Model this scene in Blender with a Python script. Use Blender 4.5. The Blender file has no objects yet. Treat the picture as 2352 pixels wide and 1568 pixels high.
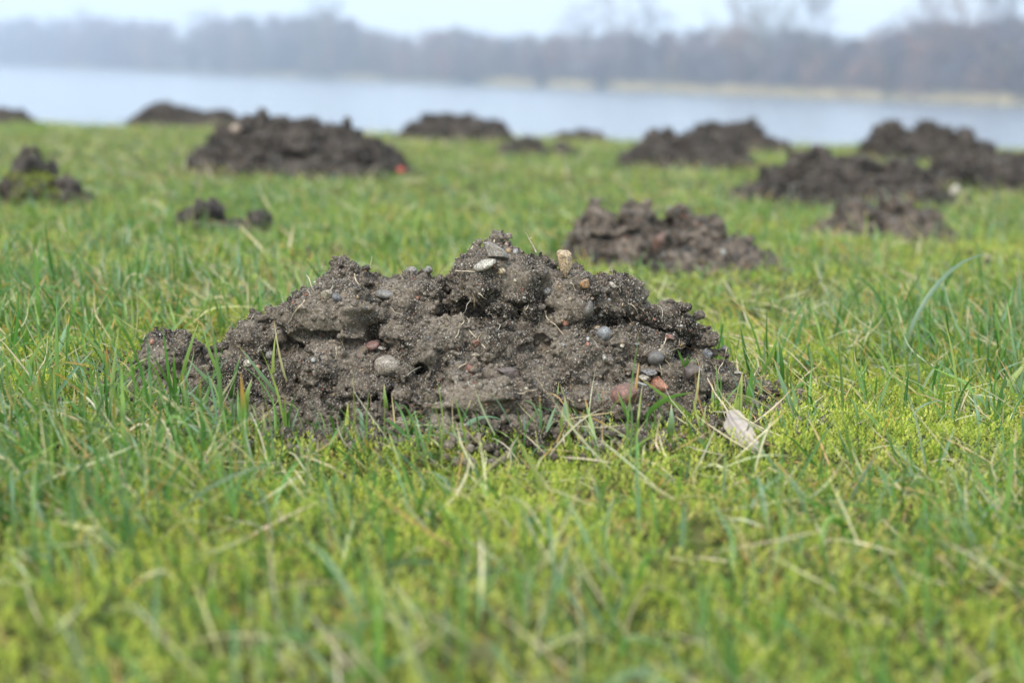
import bpy, math, random
import numpy as np
from mathutils import Vector, Matrix, Euler
from mathutils.bvhtree import BVHTree
R = math.radians
rng = np.random.default_rng(11)
random.seed(11)
sc = bpy.context.scene
COL = sc.collection

# ------------------------------------------------------------------ camera
CAM_H, PITCH, ROLL, LENS = 0.227, 10.6, 1.6, 50.0
cam_d = bpy.data.cameras.new('camera'); cam = bpy.data.objects.new('camera', cam_d); COL.objects.link(cam)
cam_d.lens = LENS; cam_d.sensor_width = 36; cam_d.clip_start = .02; cam_d.clip_end = 6000
RM = Matrix.Rotation(R(90-PITCH), 3, 'X') @ Matrix.Rotation(R(ROLL), 3, 'Z')
cam.location = (0, 0, CAM_H); cam.rotation_euler = RM.to_euler()
cam_d.dof.use_dof = True; cam_d.dof.focus_distance = 0.965; cam_d.dof.aperture_fstop = 5.1
sc.camera = cam

# ------------------------------------------------------------------ sky, sun, exposure
W = bpy.data.worlds.new('World'); sc.world = W; W.use_nodes = True
nt = W.node_tree; nt.nodes.clear()
sky = nt.nodes.new('ShaderNodeTexSky'); sky.sky_type = 'NISHITA'; sky.sun_disc = False
SUN_EL, SUN_AZ = 48, -150           # a veiled sun, high, behind the camera's left shoulder
sky.sun_elevation = R(SUN_EL); sky.sun_rotation = R(SUN_AZ); sky.dust_density = 4; sky.air_density = 1.2
mixc = nt.nodes.new('ShaderNodeMix'); mixc.data_type = 'RGBA'; mixc.inputs[0].default_value = .88
mixc.inputs[7].default_value = (10.2, 11.8, 13.2, 1)          # the even cloud cover
bg = nt.nodes.new('ShaderNodeBackground'); bg.inputs[1].default_value = .10
wo = nt.nodes.new('ShaderNodeOutputWorld')
nt.links.new(sky.outputs[0], mixc.inputs[6]); nt.links.new(mixc.outputs[2], bg.inputs[0]); nt.links.new(bg.outputs[0], wo.inputs[0])
sun_d = bpy.data.lights.new('sun', 'SUN'); sun = bpy.data.objects.new('sun', sun_d); COL.objects.link(sun)
sun_d.energy = 2.3; sun_d.angle = R(10); sun_d.color = (1, .95, .88)
a, e = R(SUN_AZ), R(SUN_EL)
sdir = Vector((math.sin(a)*math.cos(e), math.cos(a)*math.cos(e), math.sin(e)))
sun.rotation_euler = sdir.to_track_quat('Z', 'Y').to_euler()
sc.view_settings.view_transform = 'Standard'; sc.view_settings.look = 'None'
sc.view_settings.exposure = 0.47; sc.view_settings.gamma = 1; sc.view_settings.use_curve_mapping = False
cy = sc.cycles
cy.max_bounces = 7; cy.diffuse_bounces = 4; cy.glossy_bounces = 2; cy.transmission_bounces = 5; cy.transparent_max_bounces = 6; cy.volume_bounces = 2

# ------------------------------------------------------------------ helpers
F0 = 2352*LENS/36
def ray(px, py):                       # photograph position (2352 wide) -> direction from the lens
    return (RM @ Vector(((px-1176)/F0, -(py-784)/F0, -1))).normalized()
def at_depth(px, py, Y):
    d = ray(px, py); t = Y/d.y
    return Vector((d.x*t, Y, CAM_H+d.z*t))
def at_plane(px, py, z=0.0):
    d = ray(px, py); t = (z-CAM_H)/d.z
    return Vector((d.x*t, d.y*t, z))
def tag(o, label=None, cat=None, group=None, kind=None):
    if label: o['label'] = label
    if cat: o['category'] = cat
    if group: o['group'] = group
    if kind: o['kind'] = kind
    return o
def np_mesh(name, V, Fc, mat, parent=None, col=None, smooth=False, link=True):
    """V (n,3); Fc (m,k) faces all of k corners"""
    V = np.ascontiguousarray(V, np.float32); Fc = np.ascontiguousarray(Fc, np.int32)
    me = bpy.data.meshes.new(name); n, m, k = len(V), len(Fc), Fc.shape[1]
    me.vertices.add(n); me.vertices.foreach_set('co', V.ravel())
    me.loops.add(m*k); me.loops.foreach_set('vertex_index', Fc.ravel())
    me.polygons.add(m); me.polygons.foreach_set('loop_start', np.arange(m, dtype=np.int32)*k)
    if smooth: me.polygons.foreach_set('use_smooth', np.ones(m, bool))
    else: me.polygons.foreach_set('use_smooth', np.zeros(m, bool))
    if col is not None:
        at = me.color_attributes.new('Col', 'FLOAT_COLOR', 'POINT')
        c4 = np.ones((n, 4), np.float32); c4[:, :3] = col; at.data.foreach_set('color', c4.ravel())
    me.update(); me.validate()
    if mat: me.materials.append(mat)
    o = bpy.data.objects.new(name, me)
    if link: COL.objects.link(o)
    if parent: o.parent = parent
    return o
def _h(ix, iy, iz, s):
    h = (ix.astype(np.int64)*374761393 + iy.astype(np.int64)*668265263 + iz.astype(np.int64)*2147483647 + s*1274126177) & 0xffffffff
    h = ((h ^ (h >> 13))*1274126177) & 0xffffffff
    h = ((h ^ (h >> 16))*2246822519) & 0xffffffff
    return ((h ^ (h >> 15)) & 0xffffff)/float(0xffffff)*2-1
def vnoise(x, y, z=None, s=0):         # value noise in -1..1 at any points
    x = np.asarray(x, float); y = np.asarray(y, float); z = np.zeros_like(x) if z is None else np.asarray(z, float)
    fx, fy, fz = np.floor(x), np.floor(y), np.floor(z); u, v, w = x-fx, y-fy, z-fz
    u, v, w = [t*t*(3-2*t) for t in (u, v, w)]; r = 0
    for a in (0, 1):
        for b in (0, 1):
            for c in (0, 1):
                r = r + _h(fx+a, fy+b, fz+c, s)*(u if a else 1-u)*(v if b else 1-v)*(w if c else 1-w)
    return r
def fbm(x, y, z=None, s=0, oct=4):
    r = 0; a = .5; f = 1
    for i in range(oct):
        r = r + a*vnoise(np.asarray(x)*f, np.asarray(y)*f, None if z is None else np.asarray(z)*f, s+i); a *= .5; f *= 2.03
    return r
def lattice(shape, cell, r):           # smooth noise over a whole voxel grid, cell in voxels per axis
    dims = [int(math.ceil(n/c))+3 for n, c in zip(shape, cell)]
    L = r.uniform(-1, 1, dims).astype(np.float32)
    for ax in range(3):
        t = np.arange(shape[ax])/cell[ax]+r.uniform(0, .99); i = np.floor(t).astype(int); u = (t-i).astype(np.float32); u = u*u*(3-2*u)
        sh = [1, 1, 1]; sh[ax] = -1; u = u.reshape(sh)
        L = np.take(L, i, ax)*(1-u)+np.take(L, i+1, ax)*u
    return L
def surface(f, org, vx):               # naive surface nets
    ins = f < 0
    c = [ins[a:ins.shape[0]-1+a, b:ins.shape[1]-1+b, d:ins.shape[2]-1+d] for a in (0, 1) for b in (0, 1) for d in (0, 1)]
    anyi = c[0].copy(); alli = c[0].copy()
    for k in c[1:]: anyi |= k; alli &= k
    act = anyi & ~alli
    I, J, K = np.nonzero(act); n = len(I)
    idx = np.full(act.shape, -1, np.int32); idx[I, J, K] = np.arange(n)
    cor = {}
    for a in (0, 1):
        for b in (0, 1):
            for d in (0, 1): cor[(a, b, d)] = f[I+a, J+b, K+d]
    acc = np.zeros((n, 3)); cnt = np.zeros(n)
    for ax in range(3):
        for p in (0, 1):
            for q in (0, 1):
                k0 = [p, q]; k0.insert(ax, 0); k1 = list(k0); k1[ax] = 1
                A, B = cor[tuple(k0)], cor[tuple(k1)]; cr = (A < 0) != (B < 0)
                t = np.where(cr, A/np.where(cr, A-B, 1), 0)
                P = np.zeros((n, 3)); P[:] = k0; P[:, ax] = t
                acc += P*cr[:, None]; cnt += cr
    V = acc/cnt[:, None]+np.stack([I, J, K], 1); V = V*vx+np.array(org)
    Q = []
    for ax in range(3):
        s0 = [slice(None)]*3; s1 = [slice(None)]*3; s0[ax] = slice(0, -1); s1[ax] = slice(1, None)
        A, B = ins[tuple(s0)], ins[tuple(s1)]
        o1, o2 = [(1, 2), (2, 0), (0, 1)][ax]
        e = np.nonzero(A != B); E = np.stack(e, 1)
        ok = (E[:, o1] > 0) & (E[:, o2] > 0) & (E[:, o1] < f.shape[o1]-1) & (E[:, o2] < f.shape[o2]-1); E = E[ok]
        fl = A[E[:, 0], E[:, 1], E[:, 2]]
        qs = []
        for (p, q) in ((-1, -1), (0, -1), (0, 0), (-1, 0)):
            G = E.copy(); G[:, o1] += p; G[:, o2] += q; qs.append(idx[G[:, 0], G[:, 1], G[:, 2]])
        q4 = np.stack(qs, 1); q4[~fl] = q4[~fl][:, ::-1]; Q.append(q4)
    Q = np.concatenate(Q); Q = Q[(Q >= 0).all(1)]
    return V, Q
def normals(V, Q):
    n = np.cross(V[Q[:, 2]]-V[Q[:, 0]], V[Q[:, 3]]-V[Q[:, 1]]); N = np.zeros_like(V)
    for i in range(4):
        for k in range(3): N[:, k] += np.bincount(Q[:, i], n[:, k], len(V))
    return N/(np.linalg.norm(N, axis=1, keepdims=True)+1e-12)

# ------------------------------------------------------------------ materials
def new_mat(name):
    m = bpy.data.materials.new(name); m.use_nodes = True; t = m.node_tree
    return m, t, t.nodes['Principled BSDF'], t.nodes['Material Output']
def N_(t, ty, **kw):
    n = t.nodes.new(ty)
    for k, v in kw.items(): setattr(n, k, v)
    return n
def ramp(t, src, stops, interp='LINEAR'):
    r = N_(t, 'ShaderNodeValToRGB'); r.color_ramp.interpolation = interp
    e = r.color_ramp.elements
    while len(e) < len(stops): e.new(.5)
    for i, (p, c) in enumerate(stops): e[i].position = p; e[i].color = (*c, 1)
    t.links.new(src, r.inputs[0]); return r.outputs[0]
def mixrgb(t, fac, a, b, mode='MIX'):
    m = N_(t, 'ShaderNodeMix', data_type='RGBA', blend_type=mode)
    for i, v in ((0, fac), (6, a), (7, b)):
        if isinstance(v, (int, float)): m.inputs[i].default_value = v
        elif isinstance(v, tuple): m.inputs[i].default_value = (*v, 1)
        else: t.links.new(v, m.inputs[i])
    return m.outputs[2]
def soil_mat(name, grain, dark, dry, gk=1.):
    m, t, b, o = new_mat(name)
    tc = N_(t, 'ShaderNodeTexCoord')
    big = N_(t, 'ShaderNodeTexNoise'); big.inputs['Scale'].default_value = 22; big.inputs['Detail'].default_value = 5; big.inputs['Roughness'].default_value = .7
    t.links.new(tc.outputs['Object'], big.inputs['Vector'])
    base = ramp(t, big.outputs[0], [(.42, dark), (.58, dry)])
    fine = N_(t, 'ShaderNodeTexNoise'); fine.inputs['Scale'].default_value = grain*.35; fine.inputs['Detail'].default_value = 3
    t.links.new(tc.outputs['Object'], fine.inputs['Vector'])
    base = mixrgb(t, .75, base, ramp(t, fine.outputs[0], [(.3, (.45, .43, .41)), (.7, (1.5, 1.5, 1.5))]), 'MULTIPLY')
    vo = N_(t, 'ShaderNodeTexVoronoi'); vo.inputs['Scale'].default_value = grain; t.links.new(tc.outputs['Object'], vo.inputs['Vector'])
    sep = N_(t, 'ShaderNodeSeparateColor'); t.links.new(vo.outputs['Color'], sep.inputs[0])
    gcol = ramp(t, sep.outputs[0], [(0, (.18, .14, .10)), (.25, (.30, .26, .21)), (.5, (.21, .18, .15)), (.86, (.40, .37, .32)), (.985, (.26, .10, .05))], 'CONSTANT')
    gm = ramp(t, sep.outputs[1], [(0, (0, 0, 0)), (.84, (1, 1, 1))], 'CONSTANT')
    gcol = mixrgb(t, 1., gcol, (gk, gk, gk), 'MULTIPLY'); base = mixrgb(t, gm, base, gcol)
    t.links.new(base, b.inputs['Base Color'])
    b.inputs['Roughness'].default_value = .92; b.inputs['Specular IOR Level'].default_value = .2
    bp = N_(t, 'ShaderNodeBump'); bp.inputs['Strength'].default_value = .8; bp.inputs['Distance'].default_value = .35/grain
    t.links.new(vo.outputs['Distance'], bp.inputs['Height']); bp.invert = True
    t.links.new(bp.outputs[0], b.inputs['Normal'])
    return m
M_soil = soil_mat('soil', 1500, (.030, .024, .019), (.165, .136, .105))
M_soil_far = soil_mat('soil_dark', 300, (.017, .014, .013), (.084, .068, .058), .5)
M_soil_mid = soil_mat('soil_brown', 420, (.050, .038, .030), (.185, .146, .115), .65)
def attr_mat(name, rough=.8, spec=.3, transl=0., sheen=0.):
    m, t, b, o = new_mat(name)
    a = N_(t, 'ShaderNodeAttribute', attribute_name='Col')
    t.links.new(a.outputs['Color'], b.inputs['Base Color']); b.inputs['Roughness'].default_value = rough; b.inputs['Specular IOR Level'].default_value = spec
    if transl:
        tr = N_(t, 'ShaderNodeBsdfTranslucent'); mx = N_(t, 'ShaderNodeMixShader'); mx.inputs[0].default_value = transl
        cc = mixrgb(t, 1., a.outputs['Color'], (1.25, 1.35, .7), 'MULTIPLY'); t.links.new(cc, tr.inputs[0])
        t.links.new(b.outputs[0], mx.inputs[1]); t.links.new(tr.outputs[0], mx.inputs[2]); t.links.new(mx.outputs[0], o.inputs[0])
    return m
M_grit = attr_mat('grit', .6, .5)
M_fibre = attr_mat('root_fibre', .7, .3, .15)
M_grass = attr_mat('grass_blade', .42, .45, .33)
M_moss = attr_mat('moss', .6, .3, .35)
M_bark = attr_mat('bark', .9, .1)
def stone_mat():
    m, t, b, o = new_mat('stone')
    oi = N_(t, 'ShaderNodeObjectInfo'); tc = N_(t, 'ShaderNodeTexCoord')
    n = N_(t, 'ShaderNodeTexNoise'); n.inputs['Scale'].default_value = 260; n.inputs['Detail'].default_value = 6; n.inputs['Roughness'].default_value = .65
    t.links.new(tc.outputs['Object'], n.inputs['Vector'])
    v = ramp(t, n.outputs[0], [(.3, (.45, .43, .42)), (.5, (1, 1, 1)), (.72, (1.5, 1.5, 1.55))])
    c = mixrgb(t, 1., oi.outputs['Color'], v, 'MULTIPLY')
    d = N_(t, 'ShaderNodeTexNoise'); d.inputs['Scale'].default_value = 900; d.inputs['Detail'].default_value = 2; t.links.new(tc.outputs['Object'], d.inputs['Vector'])
    dm = ramp(t, d.outputs[0], [(.46, (0, 0, 0)), (.62, (.85, .85, .85))])
    c = mixrgb(t, dm, c, (.075, .062, .052))           # soil clinging to it
    t.links.new(c, b.inputs['Base Color'])
    b.inputs['Roughness'].default_value = .55
    bp = N_(t, 'ShaderNodeBump'); bp.inputs['Strength'].default_value = .5; bp.inputs['Distance'].default_value = .0006
    t.links.new(n.outputs[0], bp.inputs['Height']); t.links.new(bp.outputs[0], b.inputs['Normal'])
    return m
M_stone = stone_mat()

# ------------------------------------------------------------------ terrain
WZ = -1.2                                            # lake level
CREST = 5.1
pL, pR = at_plane(0, 152, WZ), at_plane(2352, 246, WZ)
def shore_y(x): return pL.y+(x-pL.x)*(pR.y-pL.y)/(pR.x-pL.x)
def lawn_z(x, y):
    return .006*vnoise(x*9, y*9, s=3)+.004*vnoise(x*22, y*22, s=4)+.006*vnoise(x*1.3, y*1.3, s=5)
def terrain(x, y):
    z = lawn_z(x, y)
    t = np.clip(y-CREST-.02*x, 0, None)
    z = z-np.where(t < 1, .16*t*t, .16+.32*(t-1)); z = np.maximum(z, WZ-1.2)
    s = y-shore_y(x)
    far = WZ+np.where(s < 0, s*.15, .45*(1-np.exp(-np.clip(s, 0, None)/3))+.004*np.clip(s, 0, 400))
    return np.maximum(z, far)
ys = np.concatenate([np.arange(-1.5, .3, .1), np.arange(.3, 2.2, .016), np.arange(2.2, 6.5, .06), np.geomspace(6.5, 100, 60), np.arange(102, 560, 3.)])
xs = np.linspace(-1, 1, 261); xs = np.sign(xs)*np.abs(xs)**1.15
X = xs[None, :]*(1.3+.62*np.abs(ys[:, None])); Y = np.repeat(ys[:, None], len(xs), 1); Z = terrain(X, Y)
ny, nx = X.shape; ii = (np.arange(ny-1)[:, None]*nx+np.arange(nx-1)[None, :]).ravel()
m, t, b, o = new_mat('turf')
g = N_(t, 'ShaderNodeNewGeometry'); n1 = N_(t, 'ShaderNodeTexNoise'); n1.inputs['Scale'].default_value = 60; n1.inputs['Detail'].default_value = 6
t.links.new(g.outputs['Position'], n1.inputs['Vector'])
near = ramp(t, n1.outputs[0], [(.35, (.030, .030, .012)), (.5, (.065, .075, .020)), (.7, (.12, .115, .045))])
n2 = N_(t, 'ShaderNodeTexNoise'); n2.inputs['Scale'].default_value = .12; n2.inputs['Detail'].default_value = 5
t.links.new(g.outputs['Position'], n2.inputs['Vector'])
farc = ramp(t, n2.outputs[0], [(.35, (.09, .10, .045)), (.6, (.20, .18, .10))])
sp = N_(t, 'ShaderNodeSeparateXYZ'); t.links.new(g.outputs['Position'], sp.inputs[0])
mr = N_(t, 'ShaderNodeMapRange'); mr.inputs[1].default_value = 20; mr.inputs[2].default_value = 60; t.links.new(sp.outputs[1], mr.inputs[0])
t.links.new(mixrgb(t, mr.outputs[0], near, farc), b.inputs['Base Color']); b.inputs['Roughness'].default_value = .95; b.inputs['Specular IOR Level'].default_value = .1
ground = np_mesh('ground', np.stack([X.ravel(), Y.ravel(), Z.ravel()], 1), np.stack([ii, ii+1, ii+1+nx, ii+nx], 1), m, smooth=True)
tag(ground, kind='structure')

m, t, b, o = new_mat('lake_water')
b.inputs['Base Color'].default_value = (.19, .22, .26, 1); b.inputs['Roughness'].default_value = .18; b.inputs['IOR'].default_value = 1.33
g = N_(t, 'ShaderNodeNewGeometry'); mp = N_(t, 'ShaderNodeMapping'); mp.inputs['Scale'].default_value = (1, .45, 1)
wn = N_(t, 'ShaderNodeTexNoise'); wn.inputs['Scale'].default_value = 1.3; wn.inputs['Detail'].default_value = 7; wn.inputs['Roughness'].default_value = .6
t.links.new(g.outputs['Position'], mp.inputs[0]); t.links.new(mp.outputs[0], wn.inputs['Vector'])
bp = N_(t, 'ShaderNodeBump'); bp.inputs['Strength'].default_value = .8; bp.inputs['Distance'].default_value = .05
t.links.new(wn.outputs[0], bp.inputs['Height']); t.links.new(bp.outputs[0], b.inputs['Normal'])
wx, wy = np.meshgrid(np.linspace(-340, 340, 21), np.linspace(6.5, 555, 21)); ii = (np.arange(20)[:, None]*21+np.arange(20)[None, :]).ravel()
water = np_mesh('lake_water', np.stack([wx.ravel(), wy.ravel(), np.full(441, WZ)], 1), np.stack([ii, ii+1, ii+22, ii+21], 1), m)
tag(water, kind='structure')

# ------------------------------------------------------------------ molehills
def ico(sub):
    import bmesh
    bm = bmesh.new(); bmesh.ops.create_icosphere(bm, subdivisions=sub, radius=1)
    V = np.array([v.co[:] for v in bm.verts]); Fc = np.array([[v.index for v in f.verts] for f in bm.faces]); bm.free(); return V, Fc
ICO4, ICO3, ICO2, ICO1 = ico(4), ico(3), ico(2), ico(1)
FOOT = []      # (function h(x,y)) used to keep the grass off the soil
def mound(name, sil, ybase, label, vx, half=.15, front=None, feats=(), mat=None, rough=1., grit=(0, 0, 0), fibres=0, seed=1, crumbs=120, lumps=0, group='molehills on the lawn', clod=.016, drop=.009, curve=.5):
    """sil: skyline points in the photograph; ybase: (px,py) of its front toe; half: its half depth in metres"""
    r = np.random.default_rng(seed)
    toe = at_plane(*ybase); Yc = toe.y+half
    S = np.array([list(at_depth(px, py, Yc)) for px, py in sil])
    sx, sz = S[:, 0], np.maximum(S[:, 2], 0); sz = sz-drop*np.clip(sz/.03, .2, 1)
    xmin, xmax = sx[0], sx[-1]; xc = (xmin+xmax)/2; hw = (xmax-xmin)/2
    def height(x, y):
        top = np.interp(x, sx, sz, left=-.05, right=-.05)
        u = np.clip((x-xc)/hw, -1.0, 1.0); hd = half*np.clip(1-np.abs(u)**2.6, 0.06, 1)**curve
        v = np.where(y < Yc, (Yc-y)/hd, (y-Yc)/(hd*1.0))
        prof = 1-np.clip(v, 0, None)**1.12
        prof = np.where(v < 1, prof, 1-v*1.0)
        edge = np.clip((x-xmin)/.02, -2, 1)*np.clip((xmax-x)/.02, -2, 1)
        out = (x < xmin) | (x > xmax)
        hh = (top+.004)*np.maximum(prof, -1)-.004
        return np.where(out | (v > 1.25), -.05, hh)
    pad = .03
    x0, x1, y0, y1, z0, z1 = xmin-pad, xmax+pad, Yc-half*1.15-pad, Yc+half*1.1+pad, -.022, sz.max()+.016
    shape = [int((b_-a_)/vx)+1 for a_, b_ in ((x0, x1), (y0, y1), (z0, z1))]
    gx = x0+np.arange(shape[0])*vx; gy = y0+np.arange(shape[1])*vx; gz = z0+np.arange(shape[2])*vx
    H = height(gx[:, None], gy[None, :])
    f = (gz[None, None, :]-H[:, :, None]).astype(np.float32)*.72
    def lat(cx, cz): return lattice(shape, (cx/vx, cx/vx, cz/vx), r)
    amp = np.clip(H/.03, .35, 1)[:, :, None].astype(np.float32)
    f += .0035*amp-.0085*rough*lat(.045, .036)*amp
    # the heap is made of separate clods pressed together
    csc = clod; ncl = int(2.1*(xmax-xmin)*2*half/(csc*csc))
    cxs = r.uniform(xmin-.01, xmax+.01, ncl*3); cys = r.uniform(Yc-half*1.05, Yc+half*.7, ncl*3); hs = height(cxs, cys); k_ = hs > .001
    cxs, cys, hs = cxs[k_][:ncl], cys[k_][:ncl], hs[k_][:ncl]
    rad = csc*(.22+.95*r.uniform(0, 1, len(cxs))**2.6)*np.clip(.35+hs/.06, .35, 1)
    for cx_, cy_, h_, ra in zip(cxs, cys, hs, rad):
        sc3 = r.uniform(.75, 1.25, 3); c3 = (cx_, cy_, h_-ra*r.uniform(.45, 1.0)-.001)
        lo = [max(0, int((c3[k]-ra*1.8-o3)/vx)) for k, o3 in enumerate((x0, y0, z0))]; hi = [min(shape[k], int((c3[k]+ra*1.8-o3)/vx)+2) for k, o3 in enumerate((x0, y0, z0))]
        if any(h2-l2 < 2 for l2, h2 in zip(lo, hi)): continue
        a_ = [(g3[l2:h2]-c_)/s_ for g3, l2, h2, c_, s_ in zip((gx, gy, gz), lo, hi, c3, sc3)]
        q = np.sqrt(a_[0][:, None, None]**2+a_[1][None, :, None]**2+a_[2][None, None, :]**2)-ra
        sl = tuple(slice(l2, h2) for l2, h2 in zip(lo, hi)); f[sl] = np.minimum(f[sl], q.astype(np.float32))
    bl = 2.4*np.abs(lat(.024, .018))-.75; f -= .0055*rough*bl*amp
    bl = 2.6*np.abs(lat(.012, .0095))-.8; f -= .0040*rough*bl*amp
    if vx < .006: bl = 2.6*np.abs(lat(.0058, .005))-.8; f -= .0023*rough*bl
    if vx < .003: f -= .0016*(2.6*np.abs(lat(.0031, .0031))-.8)
    # single clods and dark clefts, put where the photograph has them on this slope
    for (px, py, ax, ay, az, sgn) in feats:
        d = ray(px, py); hitp = None
        for tt in np.arange(toe.y*.9, Yc+half, .002):
            P = Vector((0, 0, CAM_H))+d*(tt/d.y)
            if P.z < float(height(np.array(P.x), np.array(P.y))): hitp = P; break
        if hitp is None: hitp = at_depth(px, py, Yc)
        q = np.sqrt(((gx[:, None, None]-hitp.x)/ax)**2+((gy[None, :, None]-hitp.y)/ay)**2+((gz[None, None, :]-hitp.z)/az)**2)
        g_ = ((q-1)*min(ax, az)*.8).astype(np.float32)
        nz = .0048*lat(.011, .008) if vx < .003 else 0
        if sgn > 0: f = np.minimum(f, g_-nz)
        else: f = np.maximum(f, -(g_+nz))
    V, Q = surface(f, (x0, y0, z0), vx)
    # bits of soil hanging free in the air are dropped
    lab_ = np.arange(len(V)); ea, eb = np.concatenate([Q[:, 0], Q[:, 1], Q[:, 2]]), np.concatenate([Q[:, 1], Q[:, 2], Q[:, 3]])
    for _ in range(400):
        old_ = lab_.copy(); mm_ = np.minimum(lab_[ea], lab_[eb]); np.minimum.at(lab_, ea, mm_); np.minimum.at(lab_, eb, mm_); lab_ = lab_[lab_]; lab_ = lab_[lab_]
        if (old_ == lab_).all(): break
    zmin_ = np.full(len(V), 9.); np.minimum.at(zmin_, lab_, V[:, 2]); keep_ = zmin_[lab_] < .001; Q = Q[keep_[Q[:, 0]]]
    us_ = np.unique(Q); re_ = np.full(len(V), -1); re_[us_] = np.arange(len(us_)); V = V[us_]; Q = re_[Q]
    Nn = normals(V, Q)
    V = V+Nn*(r.normal(0, .26, len(V))*vx)[:, None]
    org = np.array([xc, Yc, 0.])
    o = np_mesh(name, V-org, Q, mat, smooth=True); o.location = org
    tag(o, label, 'molehill', group)
    FOOT.append(height)
    # crumbs that rolled off into the grass and over the slope
    if crumbs:
        n = crumbs*6; bx_, by_ = r.uniform(xmin-.05, xmax+.05, n), r.uniform(Yc-half-.05, Yc+half*.5, n); hh_ = height(bx_, by_); ang_ = np.arctan2(Yc-by_, xc-bx_); st = r.exponential(.019, n)
        h_in = height(bx_+np.cos(ang_)*st, by_+np.sin(ang_)*st); k_ = (h_in > .002) & (hh_ < .012); bx_, by_, hh_ = bx_[k_][:crumbs], by_[k_][:crumbs], hh_[k_][:crumbs]; n = len(bx_)
        rad = (r.uniform(0, 1, n)**2.2*.0036+.0009)*(clod/.016); V0, F0_ = ICO1
        G = V0[None]*r.uniform(.7, 1.15, (n, len(V0), 1))*rad[:, None, None]*r.uniform(.7, 1.2, (n, 1, 3)); G += np.stack([bx_, by_, np.maximum(hh_, lawn_z(bx_, by_)+.002)+rad*.5+r.uniform(0, .003, n)], 1)[:, None, :]
        c_ = np_mesh('soil_crumbs', (G-org).reshape(-1, 3), (F0_[None]+len(V0)*np.arange(n)[:, None, None]).reshape(-1, 3), mat, o, smooth=True); c_['kind'] = 'stuff'
    # loose grains lying on the soil
    P0 = V[Q]; ctr = P0.mean(1); fn = np.cross(P0[:, 2]-P0[:, 0], P0[:, 3]-P0[:, 1]); ar = np.linalg.norm(fn, axis=1); fn = fn/(ar[:, None]+1e-12)
    ok = (ctr[:, 2] > .003) & (fn[:, 1] < .75); w_ = ar*ok*np.clip(fn[:, 2]+.6, .05, 2)
    if lumps:
        n = lumps; s_ = r.choice(len(ctr), n, p=w_/w_.sum()); rad = (r.uniform(0, 1, n)**2.5*.0024+.0006); V0, F0_ = ICO1
        A, _ = np.linalg.qr(r.normal(size=(n, 3, 3))); G = np.einsum('nij,nkj->nki', A, V0[None]*r.uniform(.72, 1.2, (n, len(V0), 1))*r.uniform(.6, 1.2, (n, 1, 3)))*rad[:, None, None]+(ctr[s_]+fn[s_]*rad[:, None]*.2)[:, None, :]
        c_ = np_mesh('surface_crumbs', (G-org).reshape(-1, 3), (F0_[None]+len(V0)*np.arange(n)[:, None, None]).reshape(-1, 3), mat, o, smooth=True); c_['kind'] = 'stuff'
    if grit[0]:
        n = grit[0]; s = r.choice(len(ctr), n, p=w_/w_.sum())
        rad = r.uniform(0, 1, n)**3*(grit[2]-grit[1])+grit[1]
        O = np.array([[1, 0, 0], [-1, 0, 0], [0, 1, 0], [0, -1, 0], [0, 0, 1], [0, 0, -1]], float)
        T = np.array([[0, 2, 4], [2, 1, 4], [1, 3, 4], [3, 0, 4], [2, 0, 5], [1, 2, 5], [3, 1, 5], [0, 3, 5]])
        A = r.normal(size=(n, 3, 3)); qf, _ = np.linalg.qr(A)
        G = O[None]*r.uniform(.55, 1.2, (n, 6, 1))*rad[:, None, None]
        G = np.einsum('nij,nkj->nki', qf, G)+(ctr[s]+fn[s]*rad[:, None]*.35+r.normal(0, vx*.4, (n, 3)))[:, None, :]
        pal = np.array([(.10, .085, .07), (.19, .165, .14), (.27, .23, .18), (.42, .39, .34), (.30, .20, .10), (.30, .085, .04), (.14, .14, .15), (.06, .05, .045)])
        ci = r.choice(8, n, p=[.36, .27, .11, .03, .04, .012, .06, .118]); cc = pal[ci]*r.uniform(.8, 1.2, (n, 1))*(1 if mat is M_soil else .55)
        g_ = np_mesh('soil_grains', (G-org).reshape(-1, 3), (T[None]+6*np.arange(n)[:, None, None]).reshape(-1, 3), M_grit, o, np.repeat(cc, 6, 0))
        g_['kind'] = 'stuff'
    if fibres:
        n = fibres; s = r.choice(len(ctr), n, p=w_/w_.sum()); K = 5
        d = r.normal(size=(n, 3)); d -= fn[s]*(d*fn[s]).sum(1, keepdims=True)*.75; d /= np.linalg.norm(d, axis=1, keepdims=True)
        L = r.uniform(.003, .012, n)*np.where(r.uniform(size=n) < .1, 1.7, 1); cur = r.normal(size=(n, 3))*.55
        pts = []; p = ctr[s]+fn[s]*.0003
        for k in range(K):
            pts.append(p.copy()); d2 = d+cur*(k/K)+fn[s]*(.25-.5*k/K)+r.normal(0, .2, (n, 3)); d2 /= np.linalg.norm(d2, axis=1, keepdims=True); p = p+d2*(L/(K-1))[:, None]
        pts = np.stack(pts, 1)
        sd = np.cross(np.gradient(pts, axis=1), np.array([0, 1, .2])); sd /= (np.linalg.norm(sd, axis=2, keepdims=True)+1e-9)
        wd = (r.uniform(.00010, .00024, n))[:, None, None]*np.array([1, 1, .9, .7, .3])[None, :, None]
        VV = np.stack([pts-sd*wd, pts+sd*wd], 2).reshape(-1, 3)-org
        q0 = np.array([[2*k, 2*k+1, 2*k+3, 2*k+2] for k in range(K-1)]); QQ = (q0[None]+2*K*np.arange(n)[:, None, None]).reshape(-1, 4)
        pal = np.array([(.42, .34, .22), (.28, .19, .10), (.20, .13, .08), (.55, .50, .40)]); cc = pal[r.choice(4, n, p=[.35, .3, .2, .15])]
        g_ = np_mesh('root_hairs', VV, QQ, M_fibre, o, np.repeat(cc, 2*K, 0)); g_['kind'] = 'stuff'
    return o, V, Q

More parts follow.
